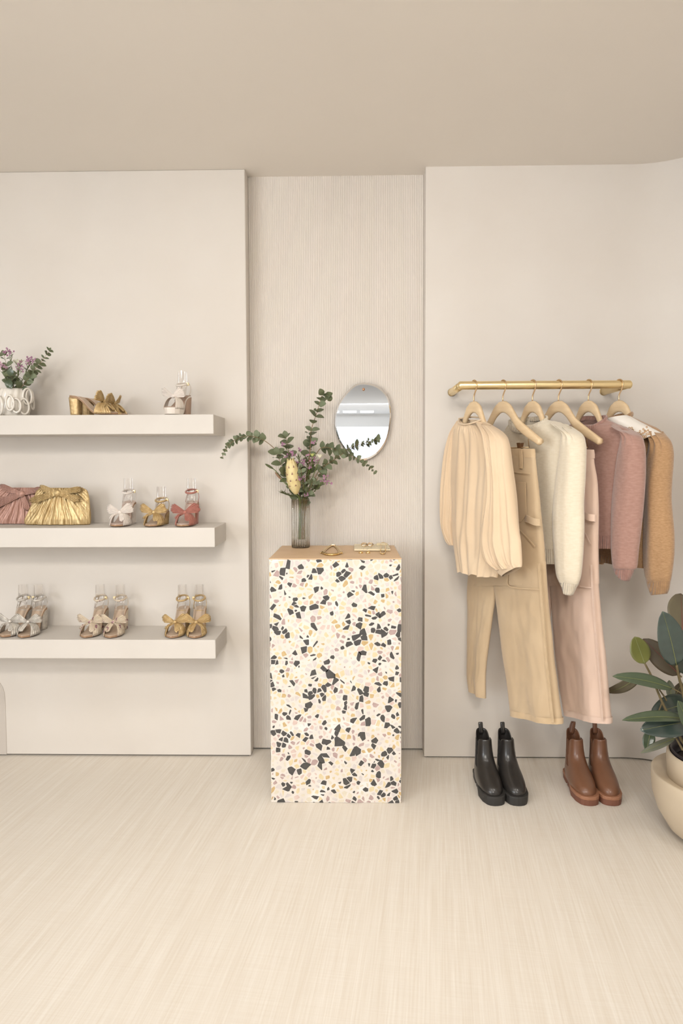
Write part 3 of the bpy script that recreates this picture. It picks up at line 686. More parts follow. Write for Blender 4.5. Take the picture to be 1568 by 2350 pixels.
# ------------------------------------------------------------------ shoes and bags on the shelves
mat('gold_pleat', lin(220, 194, 146), lin(188, 156, 106), rough=0.38, metal=0.42, scale=70, stretch=(1, 1, 1), detail=3, bump=.5, bscale=120, bdist=.003)
mat('gold_crinkle', lin(228, 204, 154), lin(176, 144, 94), rough=0.32, metal=0.48, scale=90, stretch=(1.6, 1.6, .25), detail=4, bump=.7, bscale=120, bstretch=(1.5, 1.5, .2), bdist=.004)  # streaks in the colour imitate specular highlights along the crinkles
mat('silver_pleat', lin(226, 220, 210), lin(192, 184, 174), rough=0.38, metal=0.40, scale=70, detail=3, bump=.5, bscale=120, bdist=.003)
mat('rose_pleat', lin(190, 126, 110), lin(166, 102, 88), rough=0.5, metal=0.15, scale=60, detail=3, bump=.4, bscale=120, bdist=.003, sheen=.3)
mat('mauve_pleat', lin(200, 158, 142), lin(170, 126, 110), rough=0.40, metal=0.25, scale=90, stretch=(1.6, 1.6, .25), detail=4, bump=.6, bscale=120, bstretch=(1.5, 1.5, .2), bdist=.003, sheen=.3)
mat('white_pleat', lin(238, 228, 218), lin(226, 214, 204), rough=0.6, scale=60, detail=3, bump=.35, bscale=110, bdist=.003, sheen=.3)
mat('floral_pleat', lin(226, 212, 192), lin(214, 196, 172), rough=0.42, metal=0.3, scale=50, detail=3, bump=.4, bscale=120, bdist=.003, c3=lin(146, 104, 112), c3scale=55, c3lo=.60, c3hi=.64)
mat('insole', lin(214, 190, 166), lin(206, 180, 155), rough=0.5, scale=30)
mat('insole_pink', lin(226, 204, 190), lin(218, 194, 180), rough=0.5, scale=30)
mat('outsole', lin(168, 134, 104), rough=0.6)
mat('satin_cream', lin(238, 228, 216), lin(230, 218, 206), rough=0.4, scale=20)
mat('brown_heel', lin(188, 160, 140), lin(176, 146, 126), rough=0.4, scale=20)
clear_mat('clear_acetate', (0.97, 0.96, 0.95, 1), 0.05, 0.06, 0.35)

def fan(mb, root, dirv, side, nrm, length, w0, w1, pleats, amp, rng, nt=8, curl=0.0, ragged=.06):
    "a pleated fan of ribbon from a knot: root point, direction, spread direction, normal"
    root, dirv, side, nrm = map(lambda q: np.asarray(q, float), (root, dirv, side, nrm)); nw = pleats*4+1; G = []
    lens = [length*(1+rng.uniform(-ragged, ragged)) for _ in range(nw)]
    for a in range(nt+1):
        f = a/nt; row = []
        for b in range(nw):
            v = b/(nw-1)*2-1; wd = w0+(w1-w0)*f**.8
            puff = math.sin(PI*min(1, f*.95+.05))*.35*w1
            row.append(root+dirv*lens[b]*f*(1-.22*v**4)+side*wd*v+nrm*(amp*(.4+f)*math.cos(b*PI/2)+puff*(1-v*v)*.45+curl*f*f))
        G.append(row)
    mb.grid(G)
def sole_pts(L, hh, toe=.010):
    "foot-bed centre line: list of (t, forward, height, half width)"
    out = []
    for t in np.linspace(0, 1, 25):
        y = L*t
        if t < .14: z = hh-.004*(t/.14)
        elif t < .66: k = (t-.14)/.52; z = toe+(hh-.004-toe)*(.5+.5*math.cos(PI*k))**1.05
        else: z = toe
        w_ = np.interp(t, (0, .03, .12, .35, .62, .80, .93, 1), (.006, .018, .0275, .0235, .037, .0355, .024, .004))
        out.append((t, y, z, w_))
    return out
def sandal(name, label, loc, rz, fab, hh=.095, L=.185, ins='insole', strap=True, clear=True, group=None, seed=1, bow=1.0, heel_w=.024, mule=False, platform=0.0, bow_mat=None, mirror=1, heel_mat=None, tail=True):
    """open-toe heeled sandal, toe towards -y: sole, insole, block heel, pleated vamp, bow, straps, clear ankle form"""
    g = thing(name, label, 'sandal', loc, rz, group); rg = random.Random(seed); sp = sole_pts(L, hh, .010+platform)
    bow_mat = bow_mat or fab; heel_mat = heel_mat or fab
    F = lambda x, y, z: (mirror*x, -y, z)
    rings = []
    for t, y, z, w_ in sp:
        th = .007+platform*(1 if t > .5 else max(0, (t-.3)/.2))
        rings.append([F(-w_, y, z), F(w_, y, z), F(w_*.96, y, z-th), F(-w_*.96, y, z-th)])
    MB().loft(rings).build('sole', 'outsole' if not platform else fab, g, smooth=False, bevel=.0015)
    rings = [[F(-w_*.93, y, z+.0008), F(0, y, z+.0003), F(w_*.93, y, z+.0008), F(w_*.93, y, z+.003), F(0, y, z+.0022), F(-w_*.93, y, z+.003)] for t, y, z, w_ in sp]
    MB().loft(rings).build('insole', ins, g, smooth=False)
    # block heel with pleated covering
    rings = []; n = 40
    for k in range(9):
        f = k/8; z = f*(hh-.008); sx = heel_w*(.86+.14*f); sy = .021*(.9+.15*f); cy = .026-.002*f; ring = []
        for j in range(n):
            a = 2*PI*j/n; e = 4.0; c_, s_ = math.cos(a), math.sin(a); r = (abs(c_)**e+abs(s_)**e)**(-1/e); r *= 1+.035*math.cos(a*20)
            ring.append(F(sx*r*c_, cy+sy*r*s_, z+(0 if k < 8 else -.25*(sy*r*s_)*0)))
        rings.append(ring)
    h = MB().loft(rings).build('heel', heel_mat, g); MB().loft([[F(heel_w*.84*math.cos(a), .026+.019*math.sin(a), z) for a in np.linspace(0, 2*PI, 17)[:-1]] for z in (0, .004)]).build('heel_tip', 'outsole', h, smooth=False)
    # pleated vamp: two fans from the knot down to the sole edge, leaving a peep toe
    zt = .010+platform; yk = L*.70; kz = zt+.043; knot = np.array([0, yk, kz])
    for sg in (-1, 1):
        G = []; nb = 29
        for a in range(9):
            f = a/8; row = []
            for b in range(nb):
                v = b/(nb-1); t = .60+.335*v; y1 = L*t; w1 = float(np.interp(t, (.6, .62, .80, .93, 1), (.0365, .0375, .036, .026, .004)))
                x = sg*(.006+(w1+.0015-.006)*math.sin(f*PI/2)**.9); z = kz-(kz-zt+.004)*(1-math.cos(f*PI/2))**1.0; y = yk+(-.008+.016*v)*(1-f)+(y1-yk)*f
                rp = .0016*math.cos(b*PI/2)*(.3+f)
                row.append(F(x+sg*rp, y, z+rp))
            G.append(row)
        MB().grid(G).build('vamp', fab, g, solid=.0012)
    # bow
    bb = MB(); s_ = .054*bow
    for sg in (-1, 1):
        fan(bb, F(sg*.003, yk+.004, kz+.004), F(sg*.93, .10, .30+.18*rg.random()), F(-sg*.30, .35, .82), F(0, .9, .2), s_*(1+.12*rg.uniform(-1, 1)), .006, .024*bow, 7, .0030, rg, curl=-.008)
    if tail:
        fan(bb, F(.002, yk+.006, kz), F(.45, .62, -.62), F(.80, -.2, .40), F(-.2, .8, .5), s_*.85, .004, .012*bow, 4, .0018, rg)
        fan(bb, F(-.002, yk+.006, kz), F(-.80, .45, -.38), F(.40, .1, .80), F(.2, .8, .5), s_*.80, .004, .011*bow, 4, .0018, rg)
    bw = bb.build('bow', bow_mat, g, solid=.0010)
    kn = MB(); rings = []
    for k in range(9):
        a = -PI/2+PI*k/8; rings.append([F(.0085*math.sin(a), yk+.005+.0070*max(.3, math.cos(a))*math.cos(b)*(1+.13*math.cos(7*b)), kz+.004+.0085*max(.3, math.cos(a))*math.sin(b)*(1+.13*math.cos(7*b))) for b in np.linspace(0, 2*PI, 17)[:-1]])
    kn.loft(rings).build('knot', bow_mat, bw)
    if strap:
        za = hh+.050; ay, ar = .040, .0265
        # heel strap from both sides of the heel seat up to the ankle strap
        for sg in (-1, 1):
            P = [F(sg*.0265, .034, hh-.002), F(sg*.0262, .020, hh+.018), F(sg*.021, .012, hh+.036), F(sg*.015, ay-ar+.004, za)]
            MB().tube(smooth_path(P, 10), .0038, 8, flat=.3, up=F(sg*1.0, -.2, 0)).build('heel_strap', fab, g)
        P = [F(ar*.86*math.sin(a), ay-ar*math.cos(a), za-.007*(1-math.cos(a))) for a in np.linspace(0, 2*PI, 33)]
        st = MB().tube(P, .0042, 8, caps=False, flat=1.0).xf(lambda q: q).build('ankle_strap', fab, g)
        MB().box((-.005, -.0035, -.006), (.005, .0035, .006)).xf(lambda q: np.array(F(ar*.86+.002, ay, za-.007))+q).build('buckle', 'brass', st, smooth=False, bevel=.001)
    if clear:
        G = []
        for k in range(10):
            f = k/9; z = .030+zt+(hh+.098-.030-zt)*f; r = .0235-.004*abs(f-.45); cy = L*.44-(L*.44-.038)*min(1, f*1.6)**.8
            a0 = .45+.9*(1-f)
            G.append([F(r*.85*math.sin(a), cy-r*math.cos(a), max(z, .014+zt)) for a in np.linspace(-PI+a0*.6, PI-a0*.6, 22)])
        MB().grid(G).build('clear_ankle_form', 'clear_acetate', g)
    return g
def on_shelf(px, k, dy):
    Y = -SHELF_D+dy; return (float(at(px, 1000, Y)[0]), Y, SHELF_Z[k]+.0005)
SG = 'sandals on the middle shelf'; LG = 'sandals on the lowest shelf'
# loc is the heel end on the shelf: heel back at Y, toe reaching towards the shelf edge
def place(px, k, toe_gap, rz, L):
    "photo x of the toe, gap from the shelf edge to the toe"
    Y = -SHELF_D+toe_gap; x = float(at(px, 1000, Y)[0]); return (x-L*math.sin(rz), Y+L*math.cos(rz), SHELF_Z[k]+.0004)
R_ = math.radians
sandal('heeled_sandal', 'white pleated bow sandal with a tall heel beside the gold clutch', place(260, 1, .018, R_(-3), .185), R_(-3), 'white_pleat', seed=3, group=SG, ins='insole_pink')
sandal('heeled_sandal', 'gold pleated bow sandal with a low heel between white and red sandals', place(339, 1, .014, R_(-5), .175), R_(-5), 'gold_pleat', hh=.06, L=.175, seed=5, group=SG)
sandal('heeled_sandal', 'coral red pleated bow sandal nearest the end of the middle shelf', place(413, 1, .012, R_(-3), .185), R_(-3), 'rose_pleat', seed=8, group=SG, ins='insole_pink')
sandal('heeled_sandal', 'silver pleated bow sandal cut off by the left photo edge on the lowest shelf', place(-8, 2, .022, R_(-7), .185), R_(-7), 'silver_pleat', seed=10, group=LG, mirror=1)
sandal('heeled_sandal', 'silver pleated bow sandal, right shoe of the pair furthest from the plinth', place(37, 2, .014, R_(-2), .185), R_(-2), 'silver_pleat', seed=11, group=LG, mirror=-1)
sandal('heeled_sandal', 'floral print bow sandal, left shoe of the middle pair on the lowest shelf', place(183, 2, .016, R_(-5), .185), R_(-5), 'floral_pleat', seed=13, group=LG)
sandal('heeled_sandal', 'floral print bow sandal, right shoe of the middle pair on the lowest shelf', place(241, 2, .014, R_(1), .185), R_(1), 'floral_pleat', seed=14, group=LG, mirror=-1)
sandal('heeled_sandal', 'gold pleated bow sandal, left shoe of the pair at the lowest shelf end', place(384, 2, .013, R_(-5), .185), R_(-5), 'gold_pleat', seed=16, group=LG)
sandal('heeled_sandal', 'gold pleated bow sandal, right shoe of the pair at the lowest shelf end', place(439, 2, .012, R_(4), .185), R_(4), 'gold_pleat', seed=17, group=LG, mirror=-1)
sandal('platform_sandal', 'cream platform sandal with a soft ruffled bow alone on the top shelf', place(386, 0, .020, R_(-18), .150), R_(-18), 'satin_cream', hh=.088, L=.150, platform=.020, seed=20, ins='brown_heel', bow=.95, bow_mat='white_pleat', heel_mat='brown_heel', tail=False)
# gold mules seen from the side
mg = 'gold mules on the top shelf'
def mule(label, px, Y, rz, seed):
    x = float(at(px, 950, Y)[0])
    return sandal('heeled_mule', label, (x, Y, SHELF_Z[0]+.0004), rz, 'gold_pleat', hh=.082, L=.205, strap=False, clear=False, seed=seed, group=mg, heel_w=.022, bow=1.0)
mule('gold pleated heeled mule lying nearest the edge of the top shelf', 162, -.165, R_(82), 23)
mule('gold pleated heeled mule standing behind its twin on the top shelf', 190, -.075, R_(80), 24)

# clutch bags
def clutch(label, outline, Yc, fab, knot, seed, tails, half=.028):
    c = at(*knot, Yc); xs = [q[0] for q in outline]
    zb = min(float(at(outline[-1][0], outline[-1][1], Yc)[2]), 9)
    x0 = float(at((outline[-1][0]+outline[-1][2])/2, 1200, Yc)[0])
    g = thing('pleated_clutch', label, 'clutch bag', (x0, Yc, SHELF_Z[1]), group='clutch bags on the middle shelf'); rg = random.Random(seed)
    nrow, nf = 44, 150; rings = []
    for k in range(nrow+1):
        s = k/nrow; xl, y, xr, _ = rows_at([(a, b, c_, 0) for a, b, c_ in outline], s); ring = []
        for side in (1, -1):
            for j in range(nf+1 if side == 1 else nf-1):
                t = j/nf if side == 1 else 1-(j+1)/nf; x = xl+(xr-xl)*t
                p = at(x, y, Yc); e = max(0, math.sin(PI*t))**.42; th = half*(.35+.65*min(1, s*1.5))*(1 if s < .93 else 1-.35*((s-.93)/.07)**2)
                ang = math.atan2((x-knot[0])*.75, max(12, y-knot[1]+40))
                pl = .0036*math.sin(ang*40+2.2*nz(x*.03, y*.02, seed))+.0016*math.sin(ang*97+3*nz(x*.05, y*.03, seed+1))
                ring.append(p+np.array([0, -side*(th*e)-(pl*e if side == 1 else -pl*.5*e), 0]))
        rings.append(ring)
    dz = SHELF_Z[1]+.0006-min(q[2] for r in rings for q in r); rings = [[q+np.array([0, 0, dz]) for q in r] for r in rings]; c = c+np.array([0, 0, dz])
    MB().loft(rings).build('body', fab, g, world=True)
    bb = MB(); kc = c+np.array([0, -half*.85-.006, 0])
    for (tx, ty), w1 in tails:
        e = at(tx, ty, Yc)+np.array([0, -half*.85-.006, 0]); d = e-kc; ln = np.linalg.norm(d); d /= ln
        sd = np.array([-d[2], 0, d[0]]); fan(bb, kc, d, sd, (0, -1, 0), ln, .006, w1, 7, .0038, rg, nt=12, ragged=.05)
    b = bb.build('bow', fab, g, world=True, solid=.0015)
    rings = []
    for k in range(11):
        a = -PI/2+PI*k/10; rings.append([kc+np.array([.013*math.sin(a), -.002-.009*max(.35, math.cos(a))*math.cos(q)*(1+.12*math.cos(9*q)), .016*max(.35, math.cos(a))*math.sin(q)*(1+.12*math.cos(9*q))]) for q in np.linspace(0, 2*PI, 21)[:-1]])
    MB().loft(rings).build('knot', fab, b, world=True)
    return g
clutch('gold metallic pleated clutch bag with a large bow', [(97,1118,190),(84,1124,200),(78,1140,205),(70,1160,207),(61,1180,209),(56,1192,209),(56,1199,208),(60,1202.5,205)], -.105, 'gold_crinkle', (139,1129), 31, [((76,1149), .015), ((99,1117), .013), ((194,1121), .012), ((190,1147), .015)], .027)
clutch('dusty rose pleated clutch bag half hidden behind the gold clutch', [(-28,1116,95),(-44,1122,108),(-50,1138,114),(-58,1158,118),(-66,1178,120),(-71,1190,120),(-71,1196,119),(-66,1198.5,116)], -.050, 'mauve_pleat', (58,1130), 33, [((8,1114), .013), ((-14,1160), .019), ((104,1120), .011), ((72,1170), .014)], .026)

# ------------------------------------------------------------------ ankle boots
mat('black_leather', lin(50, 47, 44), lin(42, 39, 37), rough=0.30, scale=12, detail=3, coat=.25, bump=.05, bscale=200, bdist=.001)
mat('black_rubber', lin(48, 46, 44), rough=0.6)
mat('brown_leather', lin(130, 90, 66), lin(114, 76, 54), rough=0.36, scale=9, detail=4, coat=.2, bump=.05, bscale=200, bdist=.001)
mat('brown_rubber', lin(122, 78, 60), rough=0.6)
mat('brown_welt', lin(160, 112, 84), rough=0.55)
mat('brown_elastic', lin(112, 74, 50), rough=0.8, bump=.4, bscale=200)
mat('black_elastic', lin(36, 34, 33), rough=0.8, bump=.4, bscale=200)
def boot(label, px, rz, lea, rub, welt, ela, mirror, group, tabtilt):
    L = .262; tip = atz(px, 1851, 0.0)
    loc = (float(tip[0])-L*math.sin(rz), float(tip[1])+L*math.cos(rz), 0.0)
    g = thing('ankle_boot', label, 'boot', loc, rz, group)
    F = lambda x, y, z: (mirror*x, -y, z)
    def outline(grow=0.0, t0=0.0, t1=1.0, n=40):
        pts = []
        for k in range(n+1):
            t = t0+(t1-t0)*(.5-.5*math.cos(PI*k/n)); wo = float(np.interp(t, (0, .02, .08, .25, .42, .68, .85, .95, .985, 1), (.010, .020, .033, .036, .035, .0465, .041, .029, .018, .004)))
            pts.append((wo+grow, t*L))
        ins = []
        for k in range(n+1):
            t = t0+(t1-t0)*(.5-.5*math.cos(PI*k/n)); wi = float(np.interp(t, (0, .02, .08, .25, .42, .68, .85, .95, .985, 1), (.010, .020, .033, .033, .030, .043, .044, .034, .022, .006)))
            ins.append((-wi-grow, t*L))
        return pts+ins[::-1]
    def slab(o, zs, sc): 
        c = np.mean(o, axis=0); return [[F(c[0]+(x-c[0])*s, c[1]+(y-c[1])*s, z) for x, y in o] for z, s in zip(zs, sc)]
    so = MB().loft(slab(outline(.002, .36, 1.0), (0, .003, .022, .024), (.965, .985, 1.0, 1.0))); so.loft(slab(outline(.002, .27, .40, 12), (.010, .024), (1, 1)))
    s_ = so.build('sole', rub, g, smooth=False, bevel=.002)
    MB().loft(slab(outline(.001, 0, .29, 24), (0, .003, .028), (.95, .97, 1.0))).build('heel', rub, g, smooth=False, bevel=.002)
    MB().loft(slab(outline(.0025), (.022, .024, .033, .035), (.99, 1.0, 1.0, .985))).build('welt', welt, g, smooth=False, bevel=.0015)
    T = np.array([(.033,.010,.250,.0445),(.046,.007,.248,.0455),(.058,.008,.238,.0445),(.072,.011,.214,.042),(.086,.014,.180,.0385),(.100,.016,.152,.0360),(.116,.017,.130,.0335),(.136,.016,.118,.0310),(.158,.012,.113,.0295),(.178,.009,.110,.0285),(.196,.007,.109,.0280)])
    NA = 48
    def ringat(z, off=0.0):
        yb, yf, w_ = [float(np.interp(z, T[:, 0], T[:, k])) for k in (1, 2, 3)]
        mid, hl = (yb+yf)/2, (yf-yb)/2; pts = []
        for j in range(NA):
            a = 2*PI*j/NA; cy, sx = math.cos(a), math.sin(a)
            ww = w_*(1+.10*cy*min(1, max(0, (.09-z)/.05))-.02*max(0, -cy)*min(1, max(0, (.11-z)/.05)))
            e = 2.35; r = (abs(cy)**e+abs(sx)**e)**(-1/e)
            pts.append((a, (ww+off)*sx*r, mid+(hl+off)*cy*r))
        return pts
    zs = np.concatenate([np.linspace(.033, .10, 16), np.linspace(.106, .196, 14)]); rings = []
    for k, z in enumerate(zs):
        f = max(0, (z-.15)/.046)
        rings.append([F(x, y, z-(.030*max(0, math.sin(a)**8)*f)+(.007*max(0, -math.cos(a))*f)-(.004*max(0, math.cos(a))*f)) for a, x, y in ringat(z)])
    up = MB().loft(rings, cap0=True, cap1=False).build('upper', lea, g, solid=.003, soff=-1.0)
    for sg in (1, -1):
        G = []
        for z in np.linspace(.085, .178, 12):
            f = (z-.085)/.093; row = []
            for a, x, y in ringat(z, .0006):
                if sg*math.sin(a) > 0 and abs(math.cos(a)) < .16+.22*f: row.append((math.cos(a), F(x, y, z)))
            row.sort(key=lambda q: q[0]); P = np.array([q[1] for q in row])
            tt = np.linspace(0, 1, 6); src = np.linspace(0, 1, len(P)); G.append(np.stack([np.interp(tt, src, P[:, c]) for c in range(3)], 1))
        MB().grid(G).build('elastic_gore', ela, g, solid=.0012)
    # pull tab at the back
    yb = .008; P = [F(0, yb+.006, .175), F(0, yb+.002, .200), F(tabtilt, yb-.002, .222), F(tabtilt*1.2, yb+.004, .224), F(tabtilt*.6, yb+.008, .200), F(0, yb+.010, .182)]
    MB().tube(smooth_path(P, 18), .0085, 8, flat=.16, up=F(0, 1, .15)).build('pull_tab', lea, g)
    return g
BG, CG = 'black ankle boots on the floor', 'brown ankle boots on the floor'
boot('black leather ankle boot standing leftmost on the floor under the rail', 1139, R_(3), 'black_leather', 'black_rubber', 'black_rubber', 'black_elastic', -1, BG, .001)
boot('black leather ankle boot standing to the right of its pair', 1194, R_(3), 'black_leather', 'black_rubber', 'black_rubber', 'black_elastic', 1, BG, -.001)
boot('brown leather ankle boot with its pull tab up, left of the brown pair', 1355, R_(-1), 'brown_leather', 'brown_rubber', 'brown_welt', 'brown_elastic', -1, CG, -.008)
boot('brown leather ankle boot standing next to the plant pot', 1409, R_(-3), 'brown_leather', 'brown_rubber', 'brown_welt', 'brown_elastic', 1, CG, .0)

# ------------------------------------------------------------------ rubber plant
mat('pot_ceramic', lin(209, 193, 169), lin(200, 182, 156), rough=0.5, scale=6, detail=4)
mat('nursery_pot', lin(44, 38, 42), rough=0.4)
mat('soil', lin(62, 46, 38), lin(34, 25, 21), rough=0.95, scale=60, detail=5, bump=1.0, bscale=90, bdist=.01)
mat('leaf_blue', lin(68, 82, 76), lin(54, 67, 61), rough=0.25, scale=12, detail=3, coat=.5, bump=.25, wave=('Z', 9), bdist=.004)
mat('leaf_dark', lin(50, 62, 52), lin(40, 50, 43), rough=0.28, scale=10, coat=.4)
mat('leaf_green', lin(78, 92, 66), lin(64, 78, 56), rough=0.32, scale=10, coat=.3)
mat('leaf_lime', lin(114, 114, 58), lin(98, 100, 50), rough=0.38, scale=10, coat=.2)
mat('leaf_under', lin(104, 96, 74), lin(88, 80, 62), rough=0.5, scale=10)
mat('leaf_olive', lin(78, 66, 46), lin(66, 56, 40), rough=0.5, scale=10)
mat('leaf_grey', lin(116, 118, 98), lin(100, 102, 84), rough=0.5, scale=10)
mat('midrib_lime', lin(128, 132, 84), rough=0.5)
mat('midrib_red', lin(122, 66, 60), rough=0.5)
mat('plant_stem', lin(118, 104, 70), lin(98, 84, 56), rough=0.7, scale=40)
POT = np.array([1.232, -0.640, 0.0])
pot = thing('plant_pot', 'round beige ceramic bowl planter with a raised rim holding the rubber plant', 'planter', POT)
MB().lathe([(.075, 0), (.110, .003), (.150, .035), (.186, .095), (.203, .150), (.2075, .190), (.2075, .228), (.200, .228), (.150, .215), (.0, .210)], 64).build('bowl', 'pot_ceramic', pot, bevel=.004)
oc = (.004, -.020, 0)
MB().lathe([(.150, .205), (.168, .210), (.172, .285), (.170, .305), (.166, .308), (.162, .305), (.158, .27), (.10, .262)], 64, oc).build('collar', 'pot_ceramic', pot)
npot = MB().lathe([(.150, .262), (.157, .300), (.161, .314), (.156, .316), (.148, .290), (.145, .268), (.06, .262)], 48, oc).build('nursery_pot', 'nursery_pot', pot)
MB().lathe([(.147, .270), (.130, .276), (.06, .281), (.01, .284)], 40, oc).build('soil', 'soil', npot)
plant = thing('rubber_plant', 'rubber plant with large glossy dark green leaves in the beige planter', 'plant', POT+np.array([.028, -.02, .282]))
def big_leaf(b, t, width, Yb, Yt, m, hint=(0, -1, .25), fold=.18, droop=0.0, rib='midrib_lime', wave=.0):
    B, T_ = at(b[0], b[1], Yb), at(t[0], t[1], Yt); ax = T_-B; Ln = np.linalg.norm(ax); ax /= Ln
    n = np.asarray(hint, float); n -= ax*(n @ ax); n /= np.linalg.norm(n); sd = np.cross(ax, n)
    depth = (Yb+Yt)/2+CAM_D; hw = width/FPX*depth/2; G = []; ribp = []
    for k in range(15):
        s = k/14; w_ = hw*(math.sin(PI*min(1, s*.985+.008)**.88)**.62); c = B+ax*Ln*s+n*(droop*Ln*math.sin(PI*s))
        if k in (0, 14): w_ = hw*.03
        ribp.append(c+n*.0012)
        G.append([c+sd*w_*v+n*(fold*w_*abs(v)**1.3+wave*hw*math.sin(s*17+v*2)*abs(v)) for v in np.linspace(-1, 1, 9)])
    o = MB().grid(G).build('leaf', m, plant, world=True, solid=.0012)
    MB().tube(ribp, rad(.0015, .0004, 15), 6).build('midrib', rib, o, world=True)
LV = [((1566,1452),(1563,1362),78,-.60,-.52,'leaf_under',(.15,-1,.1),.1,0,'midrib_red'),
      ((1553,1527),(1521,1403),64,-.70,-.76,'leaf_blue',(-.1,-1,.25),.14,.03,'midrib_lime'),
      ((1480,1523),(1457,1461),48,-.62,-.60,'leaf_lime',(.1,-1,.15),.05,0,'midrib_lime'),
      ((1560,1549),(1476,1466),52,-.62,-.56,'leaf_olive',(.2,-1,-.2),-.12,.05,'midrib_red'),
      ((1473,1546),(1388,1588),31,-.52,-.40,'leaf_under',(-.3,-1,-.5),.1,.10,'midrib_lime'),
      ((1543,1580),(1406,1552),34,-.66,-.70,'leaf_green',(.05,-.75,.75),.22,.06,'midrib_lime'),
      ((1572,1548),(1578,1442),52,-.66,-.72,'leaf_dark',(-.2,-1,.2),.12,.0,'midrib_lime'),
      ((1542,1608),(1536,1561),24,-.56,-.54,'leaf_grey',(.2,-1,.2),.1,.0,'midrib_lime'),
      ((1544,1608),(1566,1566),26,-.55,-.53,'leaf_olive',(.2,-1,.2),.1,.0,'midrib_lime'),
      ((1576,1650),(1428,1653),30,-.70,-.80,'leaf_green',(.05,-.6,.85),.30,.05,'midrib_lime'),
      ((1590,1612),(1494,1640),58,-.60,-.62,'leaf_dark',(-.1,-.8,.6),.12,.06,'midrib_lime'),
      ((1590,1655),(1470,1676),58,-.68,-.74,'leaf_blue',(.0,-.85,.55),.10,.05,'midrib_lime'),
      ((1494,1676),(1484,1722),27,-.62,-.64,'leaf_green',(-.3,-1,.1),.1,.0,'midrib_lime'),
      ((1550,1694),(1471,1728),17,-.66,-.68,'leaf_grey',(0,-.8,.6),.15,.05,'midrib_lime'),
      ((1590,1680),(1556,1608),34,-.74,-.76,'leaf_green',(.3,-1,.1),.1,.0,'midrib_lime'),
      ((1580,1555),(1650,1490),60,-.66,-.62,'leaf_dark',(.2,-1,.3),.1,.03,'midrib_lime'),
      ((1585,1600),(1690,1590),52,-.66,-.70,'leaf_blue',(0,-.8,.6),.1,.05,'midrib_lime'),
      ((1585,1650),(1680,1680),50,-.66,-.72,'leaf_dark',(0,-.8,.6),.1,.05,'midrib_lime')]
for a in LV: big_leaf(*a)
def stem(pts, r0, r1, m='plant_stem', name='stem', parent=None):
    P = smooth_path([at(x, y, Y) for x, y, Y in pts], 20); MB().tube(P, rad(r0, r1, 20), 8).build(name, m, parent or plant, world=True)
stem([(1590,1738,-.66),(1560,1690,-.64),(1521,1613,-.63),(1497,1555,-.62),(1480,1522,-.62)], .0052, .0032)
stem([(1596,1738,-.66),(1585,1680,-.66),(1570,1600,-.67),(1559,1555,-.69),(1553,1526,-.70)], .0062, .004)
stem([(1600,1738,-.66),(1588,1650,-.65),(1574,1560,-.64),(1566,1450,-.60)], .006, .004)
stem([(1568,1722,-.70),(1552,1694,-.68)], .004, .003)
stem([(1497,1552,-.62),(1488,1549,-.58),(1473,1546,-.52)], .0025, .002)
stem([(1566,1592,-.67),(1556,1586,-.665),(1543,1580,-.66)], .0025, .002)
stem([(1530,1608,-.62),(1526,1600,-.62),(1514,1583,-.62)], .003, .0025)
stem([(1520,1612,-.63),(1506,1648,-.63),(1494,1677,-.62)], .0025, .002)
stem([(1564,1553,-.66),(1556,1546,-.62)], .003, .002)

# ------------------------------------------------------------------ cut flowers
mat('euc_leaf', lin(112, 118, 86), lin(92, 100, 72), rough=0.55, scale=30)
mat('euc_leaf_pale', lin(124, 132, 104), lin(106, 116, 88), rough=0.55, scale=30)
mat('euc_stem', lin(132, 110, 76), rough=0.7)
mat('green_stem', lin(104, 116, 62), rough=0.6)
mat('needle_green', lin(92, 98, 54), lin(74, 80, 44), rough=0.6, scale=60)
mat('wax_pink', lin(186, 136, 164), lin(160, 108, 138), rough=0.6, scale=120)
mat('wax_pale', lin(214, 172, 190), lin(196, 150, 168), rough=0.6, scale=120)
mat('bud_brown', lin(138, 108, 84), rough=0.7)
mat('protea_cream', lin(232, 216, 164), lin(220, 198, 140), rough=0.6, scale=40, c3=lin(206, 158, 132), c3scale=18, c3lo=.62, c3hi=.75)
mat('protea_tip', lin(150, 108, 96), rough=0.7)
mat('petal_white', lin(240, 234, 216), lin(230, 226, 200), rough=0.6, scale=40)
mat('petal_lime', lin(196, 204, 120), rough=0.6)
def leaf_mesh(name, m, wide=.42, fold=.12):
    G = []
    for k in range(7):
        s = k/6; w_ = wide*math.sin(PI*min(1, s*.97+.015)**.85)**.7
        G.append([(v*w_, s, fold*abs(v)*w_+.10*math.sin(PI*s)*(1 if True else 0)) for v in (-1, -.5, 0, .5, 1)])
    o = MB().grid(G).build(name, m); me = o.data; bpy.data.objects.remove(o, do_unlink=True); return me
LEAF = {'a': leaf_mesh('eucalyptus_leaf', 'euc_leaf'), 'b': leaf_mesh('eucalyptus_leaf_pale', 'euc_leaf_pale'), 'c': leaf_mesh('eucalyptus_leaf_slim', 'euc_leaf', .24),
        'fern': leaf_mesh('ivy_leaf', 'leaf_green', .45)}
def put_leaf(parent, kind, p, d, n, size, name='leaf'):
    d = np.asarray(d, float); d /= np.linalg.norm(d); n = np.asarray(n, float); n -= d*(n @ d); n /= np.linalg.norm(n)+1e-9; x = np.cross(d, n)
    o = bpy.data.objects.new(name, LEAF[kind]); COL.objects.link(o); o.parent = parent
    l = parent.location; Mx = Matrix.Identity(4)
    for k in range(3): Mx[k][0], Mx[k][1], Mx[k][2], Mx[k][3] = x[k]*size, d[k]*size, n[k]*size, p[k]-l[k]
    o.matrix_local = Mx; return o
